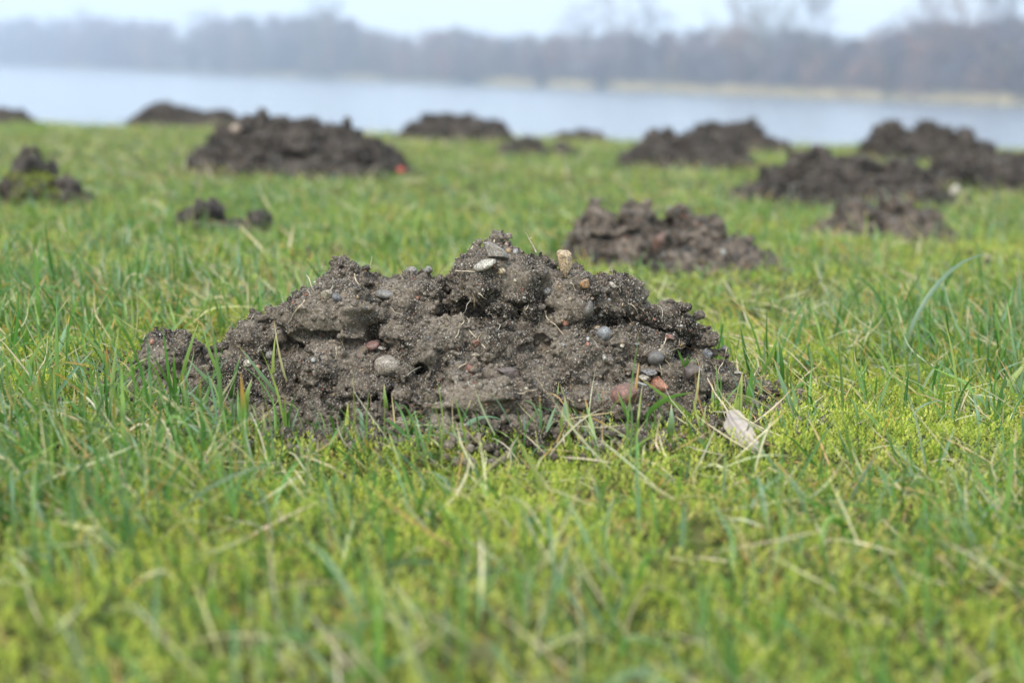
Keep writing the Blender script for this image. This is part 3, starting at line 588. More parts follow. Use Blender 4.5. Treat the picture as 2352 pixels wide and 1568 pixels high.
roots = [
 ([(1340, 630), (1330, 610), (1322, 597), (1317, 585), (1314, 583)], [(1322, 599), (1328, 593), (1330, 600-2)], 'pale forked root standing up above the summit of the front molehill', .00035),
 ([(1178, 626), (1184, 612), (1186, 603), (1184, 601)], None, 'short greenish twig standing on the left edge of the summit', .0004),
 ([(1141, 677), (1165, 680), (1195, 678), (1222, 673)], None, 'long pale root lying level under the ivory speckled pebble', .00033),
 ([(1237, 601), (1234, 617), (1225, 638), (1217, 655), (1216, 673)], [(1227, 636), (1231, 644), (1231, 650)], 'thin root hanging across the ivory speckled pebble', .00033),
 ([(1361, 775), (1368, 793), (1374, 805), (1388, 808), (1400, 828), (1421, 853)], None, 'longest root running down the middle of the front slope', .0004),
 ([(1164, 777), (1152, 790), (1150, 800)], None, 'short curved root beside the central hollow', .0003),
 ([(1166, 792), (1173, 805), (1172, 820), (1182, 835), (1191, 846)], [(1171, 803), (1175, 801)], 'forked pale root hanging in the central hollow', .0004),
 ([(1160, 799), (1158, 808), (1148, 815), (1148, 830), (1137, 847)], None, 'kinked brown root left of the forked one in the central hollow', .00035),
 ([(761, 753), (748, 768), (736, 782), (730, 800), (721, 807)], None, 'yellowish root curving down the left shoulder', .0004),
 ([(765, 688), (775, 700), (781, 720), (789, 733)], [(774, 699), (770, 691)], 'dark bent root rising from the left shoulder against the grass', .0003),
 ([(759, 714), (768, 722), (776, 734)], None, 'short pale root below the dark bent one on the left shoulder', .0003),
 ([(886, 686), (892, 704), (902, 716), (909, 733)], None, 'root hanging down the face of the left turret of soil', .00035),
 ([(836, 852), (840, 868), (843, 888)], None, 'straight pale rootlet across the dark cleft on the left', .00028),
 ([(849, 842), (856, 860), (862, 877)], None, 'second straight rootlet across the dark cleft, right of the first', .00028),
 ([(937, 735), (945, 747), (955, 755)], None, 'curved rootlet right of the half sunk grey stone', .0003),
 ([(929, 642), (927, 655), (923, 676)], None, 'hair-thin upright rootlet on the left turret of soil', .0002),
 ([(667, 836-8), (665, 845)], None, 'tiny rootlet on the far left of the front slope', .00025),
 ([(1667, 836), (1663, 850), (1655, 868), (1642, 882)], None, 'root looping over the flat red-brown brick chip', .00035),
 ([(1645, 899), (1650, 918), (1654, 936)], None, 'dark twig above the flat grey stone on the right slope', .0004),
 ([(1817, 866), (1815, 880), (1808, 905), (1797, 920), (1795, 936)], None, 'brown stalk curving down from the slate chip', .00035),
 ([(1554, 766), (1557, 757), (1575, 760), (1590, 772), (1598, 790)], None, 'pale root arching over the upper right slope', .0003),
 ([(1425, 706), (1433, 713), (1436, 724)], None, 'rootlet beside the amber flint foot', .0003),
 ([(1206, 863), (1215, 873), (1228, 878)], None, 'curved white rootlet in the centre of the front slope', .0003),
 ([(1147, 917), (1165, 908), (1183, 905), (1186, 893), (1200, 892)], None, 'whitish branching root over the flat tan pebble', .0004),
 ([(1358, 888), (1370, 878), (1388, 872), (1404, 868)], None, 'brown rootlet at the lip of the right hollow', .0003),
 ([(1280, 983), (1300, 985), (1322, 978), (1345, 974)], None, 'pale root lying level low on the front slope', .00035),
 ([(1390, 980), (1405, 985), (1420, 995), (1435, 1004)], None, 'pale root left of the large dark brick fragment', .0003),
 ([(1322, 760), (1318, 772), (1312, 776), (1298, 774)], None, 'hooked rootlet in the dark under the summit', .0003),
 ([(1197, 733), (1207, 741), (1216, 746)], None, 'rootlet under the left of the summit', .00028),
]
for pl, br, lab, r0 in roots:
    Vr, Fr = root_curve(root_pts(pl), r0*RS, r0*.6)
    o = np_mesh('root', Vr, Fr, M_root, smooth=True); tag(o, lab, 'root')
    if br:
        y_ = Vr[:, 1].mean(); q = [at_depth(a_*K_, b_*K_, root_pts([pl[len(pl)//2]])[0].y-.001) for a_, b_ in br]
        Vr, Fr = root_curve(q, r0*.7, r0*.35); np_mesh('side_root', Vr, Fr, M_root, parent=o, smooth=True)

# ------------------------------------------------------------------ fallen leaves
def leaf(name, P0, P1, wid, curl, col, label, up=(0, 0, 1), seed=0, stalk=None):
    P0, P1 = Vector(P0), Vector(P1); ax = P1-P0; L = ax.length; t_ = ax.normalized(); sd = t_.cross(Vector(up)).normalized(); nn = sd.cross(t_)
    nu, nv = 40, 17; V = []; C = []
    for i in range(nu):
        u = i/(nu-1); w = wid*.5*(math.sin(math.pi*min(1, u*1.08+.04))**.75 if u < .62 else max(.04, math.sin(math.pi*min(1, u*.93+.04))**.8))
        w *= 1+.10*float(vnoise(u*9, seed*3.3))+.05*float(vnoise(u*31, seed*7.3))
        for j in range(nv):
            v = j/(nv-1)*2-1
            b = -curl*(v*v)*wid*.6+.05*wid*math.cos(v*30+u*8)*.3*abs(v)-(.08*wid*math.exp(-(v/.08)**2))
            arch = math.sin(u*math.pi)*L*.12+float(vnoise(u*4, v*2, s=seed))*wid*.10
            p = P0+ax*u+sd*(v*w)+nn*(b+arch); V.append(p[:])
            k = 1+.15*float(fbm(u*14, v*6, s=seed))-(.15 if abs(v) < .05 else 0); C.append([c*k for c in col])
    V = np.array(V); th = np.array(nn)*.00022
    F = [[i*nv+j, i*nv+j+1, (i+1)*nv+j+1, (i+1)*nv+j] for i in range(nu-1) for j in range(nv-1)]
    n0 = len(V); F2 = [[n0+q for q in f[::-1]] for f in F]
    rim = [[i*nv, (i+1)*nv, (i+1)*nv+n0, i*nv+n0] for i in range(nu-1)]+[[(i+1)*nv+nv-1, i*nv+nv-1, i*nv+nv-1+n0, (i+1)*nv+nv-1+n0] for i in range(nu-1)]
    cen = np.array((P0+P1)/2); cen[2] = 0
    o = np_mesh(name, np.vstack([V, V-th])-cen, np.array(F+F2+rim), M_leaf, col=np.vstack([C, C]), smooth=True); o.location = cen
    if label: tag(o, label, 'leaf')
    if stalk:
        Vr, Fr = root_curve([P0+Vector(s_) for s_ in stalk], .0006, .0004); np_mesh('stalk', Vr-cen, Fr, M_root, parent=o, smooth=True)
    return o
M_leaf = attr_mat('dry_leaf', .6, .3, .15)
pa, pb = at_depth(1672, 944, .882), at_depth(1750, 1044, .815)
leaf('dry_leaf', pa, pb, .0145, .25, (.50, .43, .39), 'pale pinkish grey dry leaf leaning at the right foot of the front molehill', up=(-.35, -1, .25), seed=3, stalk=[(.0003, 0, -.001), (-.004, .003, .005), (-.009, .008, .011), (-.012, .014, .018)])
pa, pb = at_depth(1500, 1030, .85), at_depth(1575, 1058, .84)
leaf('dry_leaf', pa, pb, .008, .2, (.42, .26, .13), 'narrow orange-brown dry leaf lying in front of the large brick fragment', up=(0, -1, .5), seed=4)
pa, pb = at_depth(283, 520, 1.9), at_depth(286, 540, 1.88)
leaf('leaf_scrap', pa, pb, .008, .3, (.72, .72, .68), 'small white scrap of dry leaf in the grass below the peaked molehill', up=(0, -1, .2), seed=6)

# ------------------------------------------------------------------ grass
PALG = np.array([(.110, .225, .045), (.055, .145, .030), (.180, .285, .070), (.190, .290, .170), (.29, .36, .090), (.62, .55, .37), (.46, .29, .11), (.46, .43, .22)])
def blades(n, x, y, z, L, w, az, th0, curv, ci, seg, r, tipdead=.35, fold=True, kink=None):
    t = np.linspace(0, 1, seg+1); ds = L[:, None]/seg
    th = th0[:, None]+curv[:, None]*t[None, :]**1.4
    if kink is not None: th = th+np.where(t[None, :] > kink[:, :1], kink[:, 1:2], 0)
    th = np.clip(th, -.3, 2.0)
    aa = az[:, None]+r.normal(0, .35, (n, 1))*t[None, :]
    dx, dy, dz = np.sin(th)*np.cos(aa), np.sin(th)*np.sin(aa), np.cos(th)
    cx = np.concatenate([np.zeros((n, 1)), np.cumsum(((dx[:, 1:]+dx[:, :-1])/2)*ds, 1)], 1)+x[:, None]
    cyy = np.concatenate([np.zeros((n, 1)), np.cumsum(((dy[:, 1:]+dy[:, :-1])/2)*ds, 1)], 1)+y[:, None]
    cz = np.concatenate([np.zeros((n, 1)), np.cumsum(((dz[:, 1:]+dz[:, :-1])/2)*ds, 1)], 1)+z[:, None]
    cz = np.maximum(cz, z[:, None]-.002+.004*t)
    C = np.stack([cx, cyy, cz], 2)
    tw = r.normal(0, .7, (n, 1))+r.normal(0, .8, (n, 1))*t
    S = np.stack([-np.sin(aa), np.cos(aa), np.zeros_like(aa)], 2); D = np.stack([dx, dy, dz], 2); Nn = np.cross(S, D)
    S2 = S*np.cos(tw)[..., None]+Nn*np.sin(tw)[..., None]; N2 = -S*np.sin(tw)[..., None]+Nn*np.cos(tw)[..., None]
    prof = np.minimum(1, (1-t)*2.2+.03)**.8*(.65+.35*np.minimum(1, t*4)); hw = w[:, None]*.5*prof[None, :]
    base = PALG[ci]*r.uniform(.75, 1.25, (n, 1)); base = base*(1+r.normal(0, .06, (n, 3)))
    c = np.repeat(base[:, None, :], seg+1, 1)
    c = c*(1-.35*(1-np.minimum(1, t*5)))[None, :, None]+np.array([.40, .42, .25])*(.35*(1-np.minimum(1, t*5)))[None, :, None]
    td = (r.uniform(size=n) < tipdead)[:, None]*np.clip((t[None, :]-r.uniform(.6, .95, (n, 1)))/.12, 0, 1)
    tc_ = np.array([(.50, .42, .24), (.48, .27, .07)])[r.integers(0, 2, n)][:, None, :]
    c = c*(1-td[..., None])+tc_*td[..., None]
    if fold:
        V = np.stack([C-S2*hw[..., None]+N2*(hw*.28)[..., None], C-N2*(hw*.1)[..., None], C+S2*hw[..., None]+N2*(hw*.28)[..., None]], 2); k = 3
    else:
        V = np.stack([C-S2*hw[..., None], C+S2*hw[..., None]], 2); k = 2
    cc = np.repeat(c[:, :, None, :], k, 2)
    q = np.array([[k*i+j, k*i+j+1, k*(i+1)+j+1, k*(i+1)+j] for i in range(seg) for j in range(k-1)])
    Q = (q[None]+k*(seg+1)*np.arange(n)[:, None, None]).reshape(-1, 4)
    return V.reshape(-1, 3), Q, cc.reshape(-1, 3)
SIDE = False
def scatter(n, y0, y1, r, pw=1.):
    y = (r.uniform(0, 1, n)*(y1**2-y0**2)+y0**2)**.5
    if SIDE:                                         # the strips beside what the photograph shows
        y = r.uniform(y0, y1, n); return r.choice([-1, 1], n)*(.47*y+.22+r.uniform(0, .75, n)), y
    x = r.uniform(-1, 1, n)*(.47*y+.22); return x, y
def join(parts):
    off = 0; Vs, Qs, Cs = [], [], []
    for V, Q, C in parts: Vs.append(V); Qs.append(Q+off); Cs.append(C); off += len(V)
    return np.vstack(Vs), np.vstack(Qs), np.vstack(Cs)
def lush(x, y):                                       # where grass is thick (1) and where moss shows (0)
    v = .55+.9*fbm(x*5, y*4, s=31, oct=3)
    v = v-.60*np.exp(-(((x-.02)/.20)**2+((y-.74)/.13)**2))-.35*np.exp(-(((x-.27)/.10)**2+((y-.85)/.08)**2))-1.2*np.exp(-(((x-.165)/.035)**2+((y-.84)/.05)**2))+.35*np.exp(-(((x+.25)/.10)**2+((y-.80)/.15)**2))
    return np.clip(v, .10, 1.2)
def grass_field(n, y0, y1, seg, fold, r, wmul, lmul):
    x, y = scatter(n, y0, y1, r)
    keep = r.uniform(0, 1.0, n) < lush(x, y); x, y = x[keep], y[keep]
    h = soil_height(x, y); hb = np.where(y < 1.3, soil_height(x, y+.012), 0)
    near_soil = (h > .002+r.uniform(0, .006, len(x))) | (hb > .022)
    keep = ~near_soil; x, y = x[keep], y[keep]; n = len(x)
    # tufts: pull blades together
    cellx, celly = np.floor(x*32), np.floor(y*32)
    tx, ty = (cellx+.5+.4*_h(cellx, celly, cellx*0, 71))/32, (celly+.5+.4*_h(cellx, celly, cellx*0, 72))/32
    f_ = np.clip(r.normal(.5, .35, n), 0, .9); x2, y2 = x+(tx-x)*f_, y+(ty-y)*f_
    ok = soil_height(x2, y2) < .004; x, y = np.where(ok, x2, x), np.where(ok, y2, y)
    z = lawn_z(x, y)-.002
    sp_ = np.where(y > CREST, terrain(x, y)-lawn_z(x, y), 0); z = z+sp_
    az = np.arctan2(y-ty+r.normal(0, .012, n), x-tx+r.normal(0, .012, n)); lean = np.pi*.93
    az = np.where(r.uniform(size=n) < .35, lean+r.normal(0, .6, n), az)
    dead = r.uniform(size=n) < .27+.12*vnoise(x*8, y*8, s=90)+.16*vnoise(x*2.6, y*2.2, s=91)
    L = r.gamma(6, .0057, n)*lmul*(.7+.45*np.clip(lush(x, y), 0, 1)); L = np.where(dead, L*.9, L); L = L*(1-.45*np.exp(-((y-.885)/.05)**2-((x+.01)/.2)**2))
    w = r.uniform(.0009, .0027, n)*wmul*np.where(y < .8, .8, 1)*np.where(r.uniform(size=n) < .07, 1.5, 1); w = np.where(dead, w*.62, w)
    th0 = np.abs(r.normal(.38, .32, n)); th0 = np.where(dead, r.uniform(.5, 1.5, n), th0)
    curv = r.normal(.35, .55, n); kk = np.stack([r.uniform(.3, .8, n), np.where(r.uniform(size=n) < .16, r.uniform(.5, 1.2, n), 0)], 1)
    hue = vnoise(x*6, y*6, s=55); p = r.uniform(size=n)+.22*hue+.12*vnoise(x*2, y*2, s=56)
    ci = np.select([p < .28, p < .46, p < .66, p < .86], [0, 1, 2, 3], 4); ci = np.where(dead, r.choice([5, 5, 6, 7, 7], n), ci)
    return blades(n, x, y, z, L, w, az, th0, curv, ci, seg, r, fold=fold, kink=kk)
rg = np.random.default_rng(77)
parts = [grass_field(45000, .36, 1.45, 9, True, rg, 1., 1.), grass_field(58000, 1.4, 2.6, 6, False, rg, 1.1, .66), grass_field(120000, 2.55, 5.9, 4, False, rg, 1.4, .50)]
# single blades that can be recognised in the photograph: foot, tip (2560-wide pixels), distance of the foot, width, colour, sideways bow
hand = [((1838, 1145), (1856, 930), .90, .0058, 4, .15), ((1790, 1062), (1789, 905), .905, .0016, 0, .0), ((1780, 1090), (1600, 945), .90, .0036, 2, -.1), ((1600, 1070), (1735, 980), .885, .0036, 0, .7),
        ((1670, 1080), (1678, 1010), .87, .0040, 3, .0), ((1580, 1060), (1598, 905), .90, .0022, 6, .1), ((1600, 1085), (1543, 978), .88, .0030, 0, .1), ((1445, 1130), (1412, 990), .87, .0055, 3, .2),
        ((1380, 1060), (1397, 955), .90, .0020, 2, .0), ((1470, 1090), (1400, 960), .90, .0024, 2, .15), ((1730, 1010), (1750, 910), .90, .0016, 7, .05), ((2000, 1045), (1935, 900), .92, .0034, 3, .1),
        ((1840, 960), (1795, 760), 1.06, .0018, 4, -.05), ((1880, 940), (1848, 800), 1.05, .0024, 1, .1), ((1955, 960), (1945, 840), 1.02, .0030, 1, .0), ((1890, 935), (1970, 780), 1.04, .0022, 2, .05),
        ((440, 985), (498, 800), .94, .0026, 2, .0), ((600, 985), (468, 895), .92, .0034, 3, -.1), ((605, 960), (505, 810), .94, .0026, 2, .1), ((575, 960), (602, 885), .92, .0028, 1, .0),
        ((700, 960), (690, 830), .93, .0022, 4, .1), ((735, 975), (595, 862), .91, .0028, 3, -.15), ((750, 985), (685, 800), .92, .0016, 7, .05), ((890, 1010), (760, 975), .91, .0040, 2, .35),
        ((815, 990), (840, 890), .92, .0024, 0, .05), ((890, 1020), (980, 905), .92, .0020, 0, .1), ((975, 1040), (960, 960), .89, .0034, 2, .0), ((620, 1035), (630, 945), .89, .0038, 2, .1),
        ((1010, 1030), (1110, 960), .90, .0018, 0, .1), ((1110, 1020), (985, 1035), .89, .0028, 2, .2), ((1250, 1090), (1130, 1010), .89, .0026, 5, .1), ((925, 1320), (948, 1130), .74, .0032, 1, .05),
        ((2055, 1330), (1870, 1090), .80, .0030, 3, -.1), ((2180, 1500), (2040, 1370), .68, .0045, 1, .1), ((1900, 1420), (1560, 1170), .74, .0028, 5, -.15), ((2470, 640), (2440, 590), 1.5, .003, 1, .1),
        ((2330, 720), (2405, 600), 1.4, .0032, 1, .0), ((30, 1060), (120, 830), .95, .0034, 2, .1), ((140, 1050), (60, 880), .92, .0036, 3, -.1), ((80, 1180), (110, 1020), .84, .0035, 4, .1), ((300, 1040), (180, 930), .90, .0034, 0, .1)]
SIDE = True
parts += [grass_field(20000, .2, 1.8, 6, False, rg, 1.1, 1.), grass_field(20000, 1.8, 5.6, 4, False, rg, 1.5, .6)]
SIDE = False
VH = []
for (fx, fy), (tx_, ty_), Yf, w_, ci, bow in hand:
    A = at_depth(fx*K_, fy*K_, Yf); B = at_depth(tx_*K_, ty_*K_, Yf-.012)
    gz_ = float(lawn_z(np.array(A.x), np.array(A.y)))
    A.z = min(A.z, gz_) if A.z < .012 else A.z
    if A.z > gz_+.004: A = Vector((A.x, A.y, gz_))
    seg = 9; t = np.linspace(0, 1, seg+1); ab = np.array(B-A); sdv = np.cross(ab, [0, 1, 0]); sdv = sdv/(np.linalg.norm(sdv)+1e-9)*np.linalg.norm(ab)
    C = np.array(A)[None]+ab[None]*t[:, None]+sdv[None]*(bow*np.sin(t*math.pi)*.3)[:, None]+np.array([0, -1, 0])*(.010*np.sin(t*math.pi))[:, None]
    D = np.gradient(C, axis=0); D /= np.linalg.norm(D, axis=1, keepdims=True); S = np.cross(D, [0.15, 1, .3]); S /= np.linalg.norm(S, axis=1, keepdims=True); Nn = np.cross(S, D)
    hw = w_*.5*np.minimum(1, (1-t)*2.4+.03)**.8*(.6+.4*np.minimum(1, t*3))
    V = np.stack([C-S*hw[:, None]+Nn*(hw*.3)[:, None], C, C+S*hw[:, None]+Nn*(hw*.3)[:, None]], 1).reshape(-1, 3)
    c = PALG[ci][None]*np.ones((seg+1, 1)); tipc = np.array((.48, .36, .14)); k_ = np.clip((t-.88)/.1, 0, 1)[:, None]; c = c*(1-k_)+tipc*k_
    q = np.array([[3*i+j, 3*i+j+1, 3*i+j+4, 3*i+j+3] for i in range(seg) for j in range(2)])
    VH.append((V, q, np.repeat(c, 3, 0)))
def straw(n, y0, y1, r, seg, wm):                    # last year's dead blades lying tangled on the moss
    x, y = scatter(n, y0, y1, r); k = (soil_height(x, y) < .002) & (r.uniform(0, 1, n) < .35+.7*fbm(x*7, y*7, s=101)+.2); x, y = x[k], y[k]; n = len(x)
    z = lawn_z(x, y)+r.uniform(.001, .013, n); z = z+np.where(y > CREST, terrain(x, y)-lawn_z(x, y), 0)
    kk = np.stack([r.uniform(.3, .8, n), np.where(r.uniform(size=n) < .35, r.normal(0, .7, n), 0)], 1)
    return blades(n, x, y, z, r.uniform(.018, .062, n), r.uniform(.0006, .0017, n)*wm, np.where(r.uniform(size=n) < .4, 2.7+r.normal(0, .5, n), r.uniform(0, 6.28, n)), r.uniform(.75, 1.6, n), r.normal(0, .5, n), r.choice([5, 5, 5, 7, 6], n), seg, r, fold=False, kink=kk)
parts += [straw(900, .36, .78, rg, 7, .7), straw(4200, .78, 1.5, rg, 7, .75), straw(8000, 1.5, 5.4, rg, 4, 1.5)]
V, Q, C = join(parts+VH)
gr = np_mesh('grass', V, Q, M_grass, col=C, smooth=True); tag(gr, kind='stuff')
# seedling on the right slope
sp_ = []
P, n = hit(1713*K_, 918*K_)
for (tx_, ty_) in ((1693, 872), (1721, 884), (1742, 907)):
    B = at_depth(tx_*K_, ty_*K_, P.y-.006); s = np.linspace(0, 1, 6); C = np.array(P)[None]+np.array(B-P)[None]*s[:, None]+np.array([0, 0, .004])*np.sin(s*math.pi)[:, None]*(1 if tx_ > 1730 else 0)
    hw = .0009*np.minimum(1, (1-s)*2+.05); V = np.stack([C-np.array([1, 0, .3])*hw[:, None], C+np.array([1, 0, .3])*hw[:, None]], 1).reshape(-1, 3)
    sp_.append((V-np.array(P), np.array([[2*i, 2*i+1, 2*i+3, 2*i+2] for i in range(5)]), np.tile(PALG[0], (12, 1))))
rt = bpy.data.objects.new('grass_seedling', None); COL.objects.link(rt); rt.location = P; tag(rt, 'three-bladed green grass seedling sprouting from the right slope of the front molehill', 'seedling')
for V, Q, C in sp_: np_mesh('blade', V, Q, M_grass, rt, C)

# ------------------------------------------------------------------ moss between the blades
def moss_field(n, y0, y1, K, r, size):
    x, y = scatter(n, y0, y1, r)
    keep = (soil_height(x, y) < .001) & (r.uniform(size=n) < np.clip(1.1-.35*lush(x, y)+.5*fbm(x*12, y*12, s=61, oct=2), .25, 1)); x, y = x[keep], y[keep]; n = len(x)
    z = lawn_z(x, y)-.003; H = r.uniform(.005, .013, n)*size*(1+.4*vnoise(x*30, y*30, s=62)+.45*vnoise(x*75, y*75, s=64))
    return sprigs(x, y, z, H, K, r, size)
def sprigs(x, y, z, H, K, r, size):
    n = len(x); ta, tl = r.uniform(0, 2*np.pi, n), r.uniform(0, .7, n); S = np.stack([np.cos(ta)*np.sin(tl), np.sin(ta)*np.sin(tl), np.cos(tl)], 1)
    k = np.arange(K); hh = (.30+.7*k/(K-1))[None, :]*H[:, None]; base = np.stack([x, y, z], 1)[:, None, :]+S[:, None, :]*hh[..., None]
    an = k[None, :]*2.4+r.uniform(0, 6.28, (n, 1)); el = (.25+.85*(k/(K-1))[None, :])+r.normal(0, .2, (n, K))
    D = np.stack([np.cos(an)*np.cos(el), np.sin(an)*np.cos(el), np.sin(el)], 2); sd = np.stack([-np.sin(an), np.cos(an), np.zeros_like(an)], 2)
    l = r.uniform(.0016, .0032, (n, K, 1))*size; w = l*.19
    V = np.stack([base-sd*w*.6, base+D*l*.5-sd*w+0*D, base+D*l, base+D*l*.5+sd*w, base+sd*w*.6], 2)
    V = np.stack([base, base+D*l*.45-sd*w, base+D*l, base+D*l*.45+sd*w], 2)
    pal = np.array([(.49, .52, .095), (.36, .43, .070), (.21, .30, .045), (.59, .58, .16), (.45, .36, .14)])
    p = r.uniform(size=n)+.25*vnoise(x*14, y*14, s=63); ci = np.select([p < .3, p < .6, p < .85, p < 1.05], [0, 1, 2, 3], 4)
    c = pal[ci]*r.uniform(.8, 1.2, (n, 1)); c = np.repeat(c, K*4, 0)
    return V.reshape(-1, 3), np.arange(n*K*4).reshape(-1, 4), c
rm = np.random.default_rng(5)
kd = np.abs(VD[:, 0]-hillD.location.x+.012+.02*vnoise(VD[:, 2]*60, VD[:, 1]*60)) < .034; kd &= (VD[:, 1] < hillD.location.y-.005) & (VD[:, 2] > .004) & (VD[:, 2] < .055); pd = VD[kd][::3]
V, Q, C = join([sprigs(pd[:, 0], pd[:, 1], pd[:, 2], rm.uniform(.003, .009, len(pd)), 5, rm, 1.3), moss_field(62000, .36, 1.3, 12, rm, 1.15), moss_field(30000, 1.3, 2.3, 7, rm, 1.4), moss_field(26000, 2.3, 5.2, 4, rm, 2.0)])
SIDE = True; V2, Q2, C2 = moss_field(26000, .2, 2.2, 8, rm, 1.5); SIDE = False
V, Q, C = join([(V, Q, C), (V2, Q2, C2)])
ms = np_mesh('moss', V, Q, M_moss, col=C); tag(ms, kind='stuff')

# ------------------------------------------------------------------ far bank: reeds, wood and single bare trees
def shore_at(px, back=0.):                            # point on the far bank seen at photograph column px
    d = ray(px, 200); k = d.x/d.y                     # x = k*y ; y = shore_y(k*y)
    sl = (pR.y-pL.y)/(pR.x-pL.x); y = (pL.y-sl*pL.x)/(1-sl*k); y = y*(1+back); return k*y, y
def tree_mesh(h, r, spread=.33, twigs=1400, colb=(.13, .115, .11)):
    """bare winter tree: trunk + limbs as tapered prisms, twigs as thin ribbons"""
    Vt, Qt = [], []; Vc, Qc = [], []
    def tube(V, Q, p, q, r0, r1, k=6):
        d = (q-p); L = np.linalg.norm(d); d = d/L; a = np.cross(d, [.3, .9, .1]); a /= np.linalg.norm(a); b_ = np.cross(d, a); o_ = sum(len(v) for v in V)
        an = np.arange(k)*2*np.pi/k; ring = np.cos(an)[:, None]*a+np.sin(an)[:, None]*b_
        V.append(np.vstack([p+ring*r0, q+ring*r1])); Q.append(np.array([[o_+j, o_+(j+1) % k, o_+k+(j+1) % k, o_+k+j] for j in range(k)]))
    tr = [np.zeros(3)+np.array([0, 0, -.3])]; n = 7
    for i in range(n): tr.append(tr[-1]+np.array([r.normal(0, .02)*h, r.normal(0, .02)*h, (h*.86+.3)/n]))
    for i in range(n): tube(Vt, Qt, tr[i], tr[i+1], h*.013*(1-i/n)+h*.003, h*.013*(1-(i+1)/n)+h*.003, 8)
    ends = []
    for i in range(int(20)):
        u = r.uniform(.22, .98); f_ = u*n; j = min(n-1, int(f_)); p = tr[j]+(tr[j+1]-tr[j])*(f_-j); az = i*2.4+r.normal(0, .4); el = r.uniform(.5, 1.1)
        L = h*spread*(1.15-u*.75)*r.uniform(.7, 1.2); d = np.array([math.cos(az)*math.cos(el), math.sin(az)*math.cos(el), math.sin(el)]); rad = h*.0045*(1.2-u)
        for s_ in range(4):
            q = p+d*L/4; tube(Vc, Qc, p, q, rad*(1-s_/4)+.01, rad*(1-(s_+1)/4)+.01, 5); ends.append((p, q)); p = q; d = d+r.normal(0, .22, 3)+np.array([0, 0, .08]); d /= np.linalg.norm(d)
            if s_ > 0:
                for _ in range(2):
                    d2 = d+r.normal(0, .6, 3); d2 /= np.linalg.norm(d2); q2 = p+d2*L*.28; tube(Vc, Qc, p, q2, rad*.35+.008, .006, 4); ends.append((p, q2))
    e = np.array([np.concatenate(x) for x in ends]); s = r.integers(0, len(e), twigs); u = r.uniform(0, 1, (twigs, 1)); p = e[s, :3]*(1-u)+e[s, 3:]*u
    d = (e[s, 3:]-e[s, :3]); d /= np.linalg.norm(d, axis=1, keepdims=True); d = d+r.normal(0, .6, (twigs, 3))+np.array([0, 0, .25]); d /= np.linalg.norm(d, axis=1, keepdims=True)
    L = r.uniform(.05, .12, (twigs, 1))*h; sd = np.cross(d, r.normal(size=(twigs, 3))); sd /= np.linalg.norm(sd, axis=1, keepdims=True); w = r.uniform(.0008, .0020, (twigs, 1))*h
    m1 = p+d*L*.5+r.normal(0, .01, (twigs, 3))*h
    V = np.stack([p-sd*w, p+sd*w, m1+sd*w*.7, m1-sd*w*.7, p+d*L+sd*w*.25, p+d*L-sd*w*.25], 1).reshape(-1, 3); o_ = sum(len(v) for v in Vc)
    Qn = (np.array([[0, 1, 2, 3], [3, 2, 4, 5]])[None]+6*np.arange(twigs)[:, None, None]).reshape(-1, 4)+o_
    Vc.append(V); Qc.append(Qn)
    return (np.vstack(Vt), np.vstack(Qt)), (np.vstack(Vc), np.vstack(Qc))
rt_ = np.random.default_rng(9)
top_px = [(-60, 60), (0, 38), (60, 32), (130, 38), (190, 40), (250, 33), (330, 38), (400, 44), (450, 55), (480, 34), (540, 30), (620, 26), (700, 32), (740, 16), (790, 32), (850, 56), (950, 78), (1020, 56), (1100, 62), (1200, 72), (1330, 72), (1500, 66), (1600, 56), (1680, 50), (1870, 66), (1960, 84), (2020, 44), (2140, 38), (2250, 30), (2352, 20), (2450, 30)]
tp = np.array(top_px, float)
protos = [tree_mesh(1., rt_, .36, 700) for _ in range(6)]
Vs, Qs, Cs = [], [], []; off = 0
bark_cols = np.array([(.17, .13, .13), (.23, .16, .14), (.14, .12, .13), (.28, .17, .12), (.18, .16, .11)])
for i in range(620):
    px = rt_.uniform(-140, 2700); back = rt_.uniform(.015, .20)
    x, y = shore_at(px, back); pt = float(np.interp(px, tp[:, 0], tp[:, 1]))
    zt = at_depth(px, pt, y).z; z0 = float(terrain(np.array(x), np.array(y)))
    h = (zt-z0)*rt_.uniform(.88, 1.02)*(1-.25*(back < .05))
    (a1, b1), (a2, b2) = protos[i % 6]; V = np.vstack([a1, a2]); Q = np.vstack([b1, b2+len(a1)])
    an = rt_.uniform(0, 6.28); c_, s_ = math.cos(an), math.sin(an); wd = rt_.uniform(.9, 1.5)
    V = V*h*np.array([wd, wd, 1]); V = V@np.array([[c_, s_, 0], [-s_, c_, 0], [0, 0, 1]])+np.array([x, y, z0])
    Vs.append(V); Qs.append(Q+off); off += len(V); Cs.append(np.tile(bark_cols[rt_.integers(0, 5)]*rt_.uniform(.8, 1.2), (len(V), 1)))
wood = np_mesh('woodland', np.vstack(Vs), np.vstack(Qs), M_bark, col=np.vstack(Cs)); tag(wood, kind='stuff')
